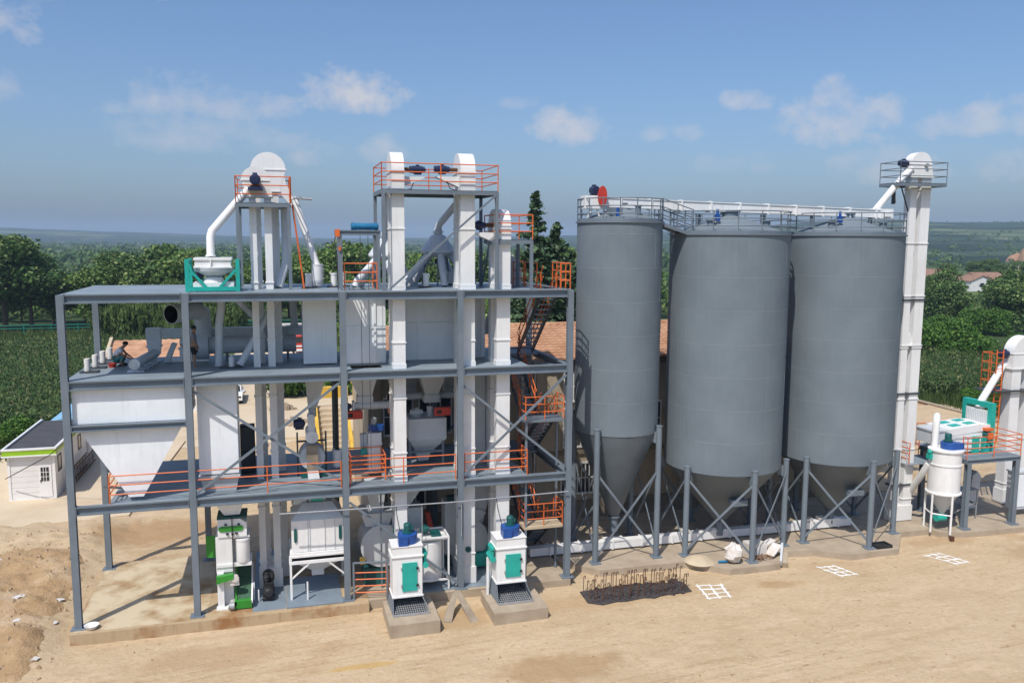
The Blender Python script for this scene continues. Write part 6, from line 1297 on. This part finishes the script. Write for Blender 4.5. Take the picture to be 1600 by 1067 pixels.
# village on the right
VIL = [(214,232,14,5.4,8,'leftmost long tiled house in the far right village'),(230,250,12,6.0,9,'far tiled house standing behind the white gable in the village'),(222,224,9,4.8,7,'white gabled house with a tiled roof at the front of the village'),(238,232,5,4.4,6,'white house with a dark door at the right end of the village'),(246,244,12,5.2,8,'tiled house half behind the big right tree in the village'),(205,246,12,4.6,8,'small tiled house just right of the silo elevator')]
for x, y, w_, hh, dp, lab in VIL:
    t = thing('village_house', lab, 'house', (x, y, -2), 'village houses'); z0 = -.8; hh *= .86; he = hh*.62
    gable = 'white gab' in lab
    if gable:
        part(MB().prism([(x-w_/2,z0),(x+w_/2,z0),(x+w_/2,he),(x,hh),(x-w_/2,he)], 'y', y, y+dp), 'wall', M['hutw'], t)
        part(MB().loft([[(x-w_/2-.4,y-.3,he-.15),(x,y-.3,hh+.1),(x,y-.3,hh+.3),(x-w_/2-.4,y-.3,he+.05)],[(x-w_/2-.4,y+dp,he-.15),(x,y+dp,hh+.1),(x,y+dp,hh+.3),(x-w_/2-.4,y+dp,he+.05)]]).loft([[(x+w_/2+.4,y-.3,he-.15),(x,y-.3,hh+.1),(x,y-.3,hh+.3),(x+w_/2+.4,y-.3,he+.05)],[(x+w_/2+.4,y+dp,he-.15),(x,y+dp,hh+.1),(x,y+dp,hh+.3),(x+w_/2+.4,y+dp,he+.05)]]), 'roof', M['tile2'], t)
    else:
        part(MB().box(x-w_/2,x+w_/2,y,y+dp,z0,he), 'wall', M['hutw'], t)
        part(MB().prism([(y-.6,he-.2),(y+dp/2,hh),(y+dp+.6,he-.2),(y+dp+.6,he-.4),(y-.6,he-.4)], 'x', x-w_/2-.4, x+w_/2+.4), 'roof', M['tile2'], t)
    f = part(MB().box(x-.8,x+.8,y-.06,y-.01,.6,1.9), 'window', M['glass'], t)
for x, y, z, l in ((221.5,210,8.2,'pale utility pole rising by the village roofs'),(116.0,118.0,4.2,'short white pole between the bright shrubs on the right')):
    t = thing('utility_pole', l, 'pole', (x,y,-.7)); part(MB().tube([(x,y,-.7),(x,y,z)], [.2,.13], 8), 'shaft', M['conc'], t); part(MB().box(x-.9,x+.9,y-.05,y+.05,z-.6,z-.48), 'crossarm', M['conc'], t)

# ================================================================ VEGETATION
def quad_cloud(P_, Nn, size, rng, elong=1.0):
    n = len(P_); r = rng.normal(size=(n,3)); nn = Nn*.8+r*.75; nn /= np.linalg.norm(nn, axis=1, keepdims=True)
    a = np.cross(nn, rng.normal(size=(n,3))); a /= np.linalg.norm(a, axis=1, keepdims=True); b_ = np.cross(nn, a)
    s = (size*(.55+.9*rng.random((n,1))))/2; a = a*s*elong; b_ = b_*s
    return np.stack([P_-a-b_*.35, P_+a*.1-b_, P_+a+b_*.3, P_-a*.1+b_], 1)
def lobes_cloud(lobes, n, rng, hole=.0):
    L = np.array(lobes, float); w_ = (L[:,3]*L[:,4]*L[:,5])**(2/3); w_ /= w_.sum(); k = rng.choice(len(L), n, p=w_)
    d = rng.normal(size=(n,3)); d /= np.linalg.norm(d, axis=1, keepdims=True)
    rad = (.55+.5*rng.random((n,1))**.7); bump = 1+.22*np.sin(d[:,:1]*7+k[:,None])*np.cos(d[:,1:2]*6+k[:,None]*2.1)*np.cos(d[:,2:]*5)
    P_ = L[k,:3]+d*L[k,3:]*rad*bump
    return P_, d
def broadleaf(seed, n=2600, R_=3.6, H=9.0, size=.46, nl=13, base=.22):
    rng = np.random.default_rng(seed); lobes = [(0,0,H*.60,R_*.6,R_*.6,H*.26)]
    for i in range(nl):
        a = rng.random()*6.283; t = rng.random(); z = H*(base+.12+.62*t); rr = R_*(.72*math.sin(math.pi*(.22+.68*t)))*(.75+.4*rng.random())
        s = R_*(.26+.22*rng.random()); lobes.append((rr*math.cos(a), rr*math.sin(a), z, s*1.1, s*1.1, s*.85))
    lobes.append((.2,.1,H*.9,R_*.3,R_*.3,H*.1))
    P_, d = lobes_cloud(lobes, n, rng); P_[:,2] *= H/np.percentile(P_[:,2], 99.7)
    return quad_cloud(P_, d, size, rng)
def trunk(H, r, seed, limbs=5):
    rs = random.Random(seed); b = MB().tube([(0,0,-.8),(.05,0,H*.25),(-.08,.05,H*.5),(.05,0,H*.8)], [r,r*.8,r*.6,r*.2], 8)
    for i in range(limbs):
        a = rs.uniform(0,6.28); z = H*rs.uniform(.28,.55); q = H*rs.uniform(.16,.28)
        b.tube([(0,0,z),(q*.5*math.cos(a),q*.5*math.sin(a),z+q*.5),(q*math.cos(a),q*math.sin(a),z+q*1.0)], [r*.4,r*.28,r*.1], 6)
    return b
def protos(name, lst, mt, tr): return [(quads(name, q, M[mt]), tr[i].mesh('trunk', M['bark'])) for i, q in enumerate(lst)]
PA = protos('crown', [broadleaf(s, 6500, 3.6, 9.0, .32, 16) for s in (1,2,3)], 'lf_a', [trunk(9,.22,s) for s in (1,2,3)])
PB = protos('crown', [broadleaf(s, 7000, 4.0, 10.0, .33, 17) for s in (4,5)], 'lf_b', [trunk(10,.25,s) for s in (4,5)])
PS = protos('crown', [broadleaf(s, 5000, 3.6, 5.0, .26, 15, .0) for s in (6,7)], 'lf_s', [trunk(5,.12,s) for s in (6,7)])
PBIG = protos('crown', [broadleaf(s, 12000, 4.6, 10.0, .32, 24, .05) for s in (8,9)], 'lf_b', [trunk(10,.28,s) for s in (8,9)])
def plant(proto, name, label, cat, x, y, s, sz=None, rot=0, group=None, z=-.65):
    t = thing(name, label, cat, (x, y, z), group); sz = s if sz is None else sz
    t.scale = (s, s, sz); t.rotation_euler = (0, 0, rot)
    for nm, me in (('crown', proto[0]), ('trunk', proto[1])):
        o = bpy.data.objects.new(nm, me); COL.objects.link(o); o.parent = t
    return t
ORD = ['first','second','third','fourth','fifth','sixth','seventh','eighth','ninth','tenth','eleventh','twelfth','thirteenth','fourteenth','fifteenth','sixteenth','seventeenth','eighteenth','nineteenth','twentieth',
       'twenty-first','twenty-second','twenty-third','twenty-fourth','twenty-fifth','twenty-sixth','twenty-seventh','twenty-eighth','twenty-ninth','thirtieth']
def colx(u, y): # world x seen in column u at depth y (flat ground)
    a = YAW+math.atan((u-800)/F_PX); return y*math.tan(a)
rs = random.Random(21)
PROF = [(-40,372),(5,370),(45,398),(95,432),(150,418),(192,396),(232,420),(262,384),(292,392),(330,408),(372,412),(420,402),(470,400),(512,392),(545,380),(580,398),(620,408),(665,398),(705,402),(752,396),(795,402),(840,400),(880,388),(915,400),(1000,408)]
for i, (u, v) in enumerate(PROF):
    y = 157+rs.uniform(0,7); x = colx(u, y); dpt = y*.963+x*.268
    H_ = 15.65-(v-374-.005*(u-400))/F_PX*dpt
    dk = v < 410 and u < 250 or i % 4 == 3; pr2_ = rs.choice(PB if dk else PA); H0 = 10 if dk else 9
    plant(pr2_, 'roadside_tree', f'{"dark" if dk else "mid"} green leafy tree, {ORD[i]} from the left in the row behind the green guard rail', 'tree', x, y, (H_/H0)*rs.uniform(1.05,1.3), H_/H0, rs.uniform(0,6.28), 'roadside trees behind the guard rail')
for i, u in enumerate((-30,30,80,130,175,340,390,450,500,560,610,680,730,780,850,900)):
    y = 168+rs.uniform(0,10); x = colx(u, y)
    plant(rs.choice(PB), 'woodland_tree', f'dark tree, {ORD[i]} from the left in the second row behind the roadside trees', 'tree', x, y, rs.uniform(.75,.95), rs.uniform(.6,.78), rs.uniform(0,6.28), 'second row of trees behind the guard rail')
# weeping willows
def willow(seed, H=7.4, R_=5.0):
    rng = np.random.default_rng(seed); V = []
    lob = [(0,0,H*.98,R_*.45)]+[(R_*.62*math.cos(a)*rng.uniform(.75,1.1), R_*.62*math.sin(a)*rng.uniform(.75,1.1), H*rng.uniform(.62,.92), R_*rng.uniform(.3,.42)) for a in np.arange(0,6.28,.62)]
    for lx, ly, lz, lr in lob:
        for k in range(58):
            a = rng.random()*6.283; r = lr*math.sqrt(rng.random()); z0 = lz-.45*lr*(r/lr)**2; L_ = (1.1+2.6*rng.random())*(.5+.6*r/lr)
            m_ = 13; t = rng.random(m_)
            P_ = np.stack([lx+r*math.cos(a)*(1+.10*t)+rng.normal(size=m_)*.10, ly+r*math.sin(a)*(1+.10*t)+rng.normal(size=m_)*.10, np.maximum(.4, z0-L_*t)], -1)
            s = .15+.14*rng.random((m_,1)); d = np.array([math.cos(a+1.5),math.sin(a+1.5),0])+rng.normal(size=(m_,3))*.5; d /= np.linalg.norm(d, axis=1, keepdims=True); up = np.tile([0,0,1.], (m_,1))+rng.normal(size=(m_,3))*.2
            V.append(np.stack([P_-d*s*.6, P_-up*s*1.5, P_+d*s*.6, P_+up*s*1.3], 1))
    return np.concatenate(V)
PW = protos('crown', [willow(31), willow(32)], 'lf_w', [trunk(6.5,.25,31), trunk(6.5,.25,32)])
for i, (u, y, s, lab) in enumerate(((232,133,1.05,'weeping willow with hanging pale green fronds under the left roof bay'),(285,130,.9,'smaller weeping willow just left of the open duct mouth'),(335,136,1.0,'weeping willow behind the vertical pipes of the second bay'),(175,142,.75,'small pale willow at the left end of the willow group'),(270,146,1.25,'tallest weeping willow, showing above the roof left of the teal cleaner'))):
    plant(PW[i%2], 'weeping_willow', lab, 'tree', colx(u,y), y, s, s, i*1.3, 'weeping willows by the cornfield')
# conifers behind the warehouse
def conifer(seed, H=19, R_=6.0, n=9000):
    rng = np.random.default_rng(seed); V = []; tiers = 46
    for k in range(tiers):
        f_ = k/(tiers-1); z = H*(.06+.92*f_); rr = R_*(1-f_)**1.0*(.72+.5*rng.random())+.12; nb = int(6+8*(1-f_))
        for j in range(nb):
            a = rng.random()*6.283; L_ = rr*(.7+.45*rng.random()); m_ = int(12+40*(1-f_)); t = rng.random(m_)**.7
            P_ = np.stack([L_*t*math.cos(a), L_*t*math.sin(a), z-.35*L_*t+.22*L_*t*t], -1)+rng.normal(size=(m_,3))*[.10,.10,.06]
            V.append(quad_cloud(P_, np.tile([math.cos(a)*.3,math.sin(a)*.3,.9], (m_,1)), .27, rng, 1.9))
    top = np.stack([rng.normal(size=60)*.06, rng.normal(size=60)*.06, H*(.93+.07*rng.random(60))], -1); V.append(quad_cloud(top, np.tile([0,0,1.], (60,1)), .22, rng, 1.5))
    return np.concatenate(V)
PC = protos('crown', [conifer(51), conifer(52, 15.5, 5.0)], 'lf_c', [MB().tube([(0,0,-.5),(0,0,9),(0,0,18)], [.28,.18,.04], 8), MB().tube([(0,0,-.5),(0,0,8),(0,0,15)], [.25,.15,.04], 8)])
for p, u, y, s, lab in ((0,836,62,1.02,'tall dark spire-shaped conifer rising behind the stairs'),(1,868,64,1.1,'shorter pointed conifer between the tall spire and the slender silo'),(1,806,66,.9,'conifer left of the tall spire, mostly below the roof line'),(1,893,67,.95,'conifer half hidden by the slender silo')):
    plant(PC[p], 'conifer_tree', lab, 'tree', colx(u,y), y, s, s, u*.1, 'conifers behind the tiled building')
for i, (u, y, s) in enumerate(((560,100,.8),(620,104,.75),(700,98,.85),(760,102,.95),(790,90,.9),(560,150,1.0))):
    plant(PA[i%3], 'yard_tree', f'leafy green tree, {ORD[i]} of the loose group showing between the bins and shafts', 'tree', colx(u,y), y, s*1.1, s, i, 'yard trees behind the tower')
# hedge behind the road
hb = np.random.default_rng(77); lob = [(hb.uniform(-1.0,12), 83+hb.uniform(-1,1), hb.uniform(.6,2.4), 1.3, 1.1, 1.1) for _ in range(46)]
P_, d = lobes_cloud(lob, 9000, hb); me = quads('hedge', quad_cloud(P_, d, .3, hb), M['lf_s']); o = bpy.data.objects.new('hedge', me); COL.objects.link(o); tag(o, 'bright green clipped hedge across the road behind the tower', 'hedge')
# right side trees
for p, u, y, s, sz, lab in ((PBIG[0],1482,132,1.05,1.08,'round dark tree standing alone just right of the silo elevator'),(PBIG[1],1582,118,1.22,1.08,'large dense dark tree at the right edge in front of the village'),(PBIG[1],1450,150,.7,.62,'dark tree partly hidden by the silo elevator')):
    plant(p, 'field_tree', lab, 'tree', colx(u,y), y, s, sz, u*.7)
for i, (u, y, s, lab) in enumerate(((1500,88,1.22,'broad bright green shrub above the corn, middle of the right side'),(1452,90,1.15,'bright green shrub touching the silo elevator edge'),(1528,118,1.0,'yellow-green shrub in front of the village lane'),(1560,116,.95,'yellow-green shrub under the large right tree'),(1470,110,.9,'low green shrub behind the broad bright shrub'),(1545,92,.62,'small shrub right of the broad bright shrub'),(1595,100,.5,'small shrub at the right edge below the large tree'),(1530,64,.42,'low weed bush by the brick wall'),(1578,63,.36,'low weed bush right of the white spout'))):
    plant(PS[i%2], 'shrub', lab, 'shrub', colx(u,y), y, s, s*.95, i*.9, 'shrubs on the right side')
plant(PS[0], 'shrub', 'feathery green bush left of the gatehouse roof', 'shrub', colx(18,67), 67, .62, .55, 2)
for i, (u, y, s) in enumerate(((1455,205,.62),(1475,262,.8),(1520,268,.85),(1542,262,.95),(1560,255,.8),(1590,250,.9),(1500,205,.4))):
    plant(PB[i%2], 'village_tree', f'dark tree, {ORD[i]} of those round the far village houses', 'tree', colx(u,y), y, s*1.2, s, i, 'trees round the village')
# corn
def corn(name, poly, rowd, step, seed, label, h=2.3):
    rng = np.random.default_rng(seed); P_ = np.array(poly); x0, y0 = P_.min(0); x1, y1 = P_.max(0)
    gx, gy = np.meshgrid(np.arange(x0, x1, rowd), np.arange(y0, y1, step)); X = gx.ravel()+rng.normal(size=gx.size)*.08; Y = gy.ravel()+rng.normal(size=gx.size)*.15
    ins = np.zeros(len(X), bool); j = len(poly)-1
    for i in range(len(poly)):
        (xi,yi),(xj,yj) = poly[i], poly[j]; c = ((yi > Y) != (yj > Y)) & (X < (xj-xi)*(Y-yi)/(yj-yi+1e-9)+xi); ins ^= c; j = i
    X, Y = X[ins], Y[ins]; n = len(X); H_ = h*(.85+.25*rng.random(n))*(1+.25*fbm(X*.15, Y*.15, 3, seed)); V = []
    for k in range(7):
        a = rng.random(n)*6.283; z = H_*(.45+.075*k+.07*rng.random(n)); L_ = .45+.35*rng.random(n); w_ = .07+.05*rng.random(n); dr = .05+.35*rng.random(n)
        dx, dy = np.cos(a), np.sin(a); A_ = np.stack([X, Y, z], -1); B_ = np.stack([X+dx*L_*.5-dy*w_, Y+dy*L_*.5+dx*w_, z+.08*L_], -1); C_ = np.stack([X+dx*L_, Y+dy*L_, z-dr], -1); D_ = np.stack([X+dx*L_*.5+dy*w_, Y+dy*L_*.5-dx*w_, z+.08*L_], -1)
        V.append(np.stack([A_,B_,C_,D_], 1))
    a = rng.random(n)*6.283; dx, dy = np.cos(a)*.09, np.sin(a)*.09; V.append(np.stack([np.stack([X-dx,Y-dy,H_*1.02],-1), np.stack([X,Y,H_*.95],-1), np.stack([X+dx,Y+dy,H_*1.02],-1), np.stack([X,Y,H_*1.09],-1)], 1))
    Q = np.concatenate(V); Q[:,:,2] -= .65
    o = bpy.data.objects.new(name, quads(name, Q, M['corn'])); COL.objects.link(o); tag(o, label, 'maize crop', kind='stuff')
corn('cornfield', [(-24,73),(-15.8,70.5),(-15.8,92),(-9,96),(-8,126),(-60,126),(-32,86)], .7, .42, 61, 'dense dark green maize field left of the tower')
corn('cornfield', [(60,69),(70,62),(84,62),(100,78),(96,88),(66,90)], .7, .4, 62, 'maize field on the right below the bright shrubs')
corn('cornfield', [(12,100),(46,100),(52,126),(8,126)], 1.0, .7, 63, 'maize strip seen between the tower shafts')
def grass(name, poly_rects, n, seed, label, h=.5, mt='grass'):
    rng = np.random.default_rng(seed); Qs = []
    for (x0, x1, y0, y1), m_ in zip(poly_rects, n):
        X = rng.uniform(x0, x1, m_); Y = rng.uniform(y0, y1, m_); H_ = h*(.4+rng.random(m_))*(1+.8*fbm(X*.4, Y*.4, 3, seed)); a = rng.random(m_)*6.283; dx, dy = np.cos(a)*.06, np.sin(a)*.06; tx, ty = rng.normal(size=m_)*.18, rng.normal(size=m_)*.18; z = -.7
        Qs.append(np.stack([np.stack([X-dx,Y-dy,X*0+z],-1), np.stack([X+dx,Y+dy,X*0+z],-1), np.stack([X+dx*.3+tx,Y+dy*.3+ty,z+H_],-1), np.stack([X-dx*.3+tx,Y-dy*.3+ty,z+H_],-1)], 1))
    o = bpy.data.objects.new(name, quads(name, np.concatenate(Qs), M[mt])); COL.objects.link(o); tag(o, label, 'grass', kind='stuff')
grass('grass', [(-26,-15.6,62,74),(-40,-24,66,86),(59,70,50,70),(64,100,54,64),(70,110,80,100),(-62,20,126,154)], [9000,6000,9000,6000,7000,16000], 71, 'rough green grass and weeds along the field margins', .9)
# far woodland and plain
rng = np.random.default_rng(91); Q = []
for k in range(4200):
    d_ = 185*math.exp(rng.random()*2.75); az = R(rng.uniform(-19, 50)); x, y = math.sin(az)*d_, math.cos(az)*d_
    if fbm(np.array([x*.006]), np.array([y*.010]), 3, 12)[0] < -.10 and d_ > 260: continue
    if 195 < x < 262 and 205 < y < 262: continue
    s = rng.uniform(.5,1.0)*(1.0 if d_ < 500 else 1.5)*(1 if az < R(30) else .62); m_ = 60 if d_ < 450 else 26
    dd = rng.normal(size=(m_,3)); dd /= np.linalg.norm(dd, axis=1, keepdims=True); zt_ = float(hillz(np.array([x]), np.array([y]))[0]) if d_ > 640 else -.7
    P_ = np.array([x, y, max(zt_, -.7)+2.6*s])+dd*np.array([3.8,3.8,2.5])*s*(.7+.3*rng.random((m_,1)))
    Q.append(quad_cloud(P_, dd, 1.5*s*(1 if d_ < 450 else 1.5), rng))
o = bpy.data.objects.new('far_woodland', quads('far_woodland', np.concatenate(Q), M['lf_b'])); COL.objects.link(o); tag(o, 'hazy woods and orchards spreading to the horizon', 'woodland', kind='stuff')

# loose stones and clods on the sand
rng = np.random.default_rng(17); n = 3600; X = np.concatenate([rng.uniform(-14, 40, 1300), rng.uniform(-16, -8.3, 1200)]); Y = np.concatenate([rng.uniform(20, 34.0, 1300), rng.uniform(30, 46, 1200)])
keep = ~((X > -8.2) & (X < 12.4) & (Y > 33.6)) & ~((X > 12.2) & (Y > 33.1)) & ~((X > 3.6) & (X < 11) & (Y > 30.9)); X, Y = X[keep], Y[keep]; n = len(X)
s_ = (.012+.045*rng.random(n)**4)[:,None]*np.where(X < -8.2, 1.7, 1)[:,None]; Zs = np.where(X < -8.0, np.maximum(heap(X, Y), gh(X, Y)), gh(X, Y)); B0 = np.stack([X, Y, Zs-.01], -1); a = rng.random(n)*6.283
e1 = np.stack([np.cos(a), np.sin(a), 0*a], -1)*s_; e2_ = np.stack([-np.sin(a), np.cos(a), 0*a], -1)*s_*(.5+.5*rng.random((n,1))); up = np.array([0,0,1.])*s_*(.8+.6*rng.random((n,1)))
C4 = [B0-e1-e2_, B0+e1-e2_*.8, B0+e1*.9+e2_, B0-e1*.7+e2_]; T4 = [c*.4+(B0)*.6+up for c in C4]
Q = np.concatenate([np.stack(T4, 1)]+[np.stack([C4[i], C4[(i+1)%4], T4[(i+1)%4], T4[i]], 1) for i in range(4)])
o = bpy.data.objects.new('pebbles', quads('pebbles', Q, M['brick2'])); COL.objects.link(o); tag(o, 'loose stones and clods scattered over the sand', 'stones', kind='stuff')

# ================================================================ HAZE
HZ = bpy.data.materials.new('haze_air'); HZ.use_nodes = True; t_ = HZ.node_tree; t_.nodes.clear()
ho = N(t_, 'ShaderNodeOutputMaterial'); pv = N(t_, 'ShaderNodeVolumePrincipled'); t_.links.new(pv.outputs[0], ho.inputs['Volume'])
pv.inputs['Color'].default_value = (.58, .76, .98, 1); pv.inputs['Density'].default_value = .00021; pv.inputs['Anisotropy'].default_value = 0
hz = MB(); hz.add([(-9100,-400,-12),(9100,-400,-12),(9100,9100,-12),(-9100,9100,-12),(-9100,-400,130),(9100,-400,130),(9100,9100,130),(-9100,9100,130)], [(3,2,1,0),(4,5,6,7),(0,1,5,4),(1,2,6,5),(2,3,7,6),(3,0,4,7)])
ob = bpy.data.objects.new('haze', hz.mesh('haze', HZ)); COL.objects.link(ob); ob['kind'] = 'stuff'
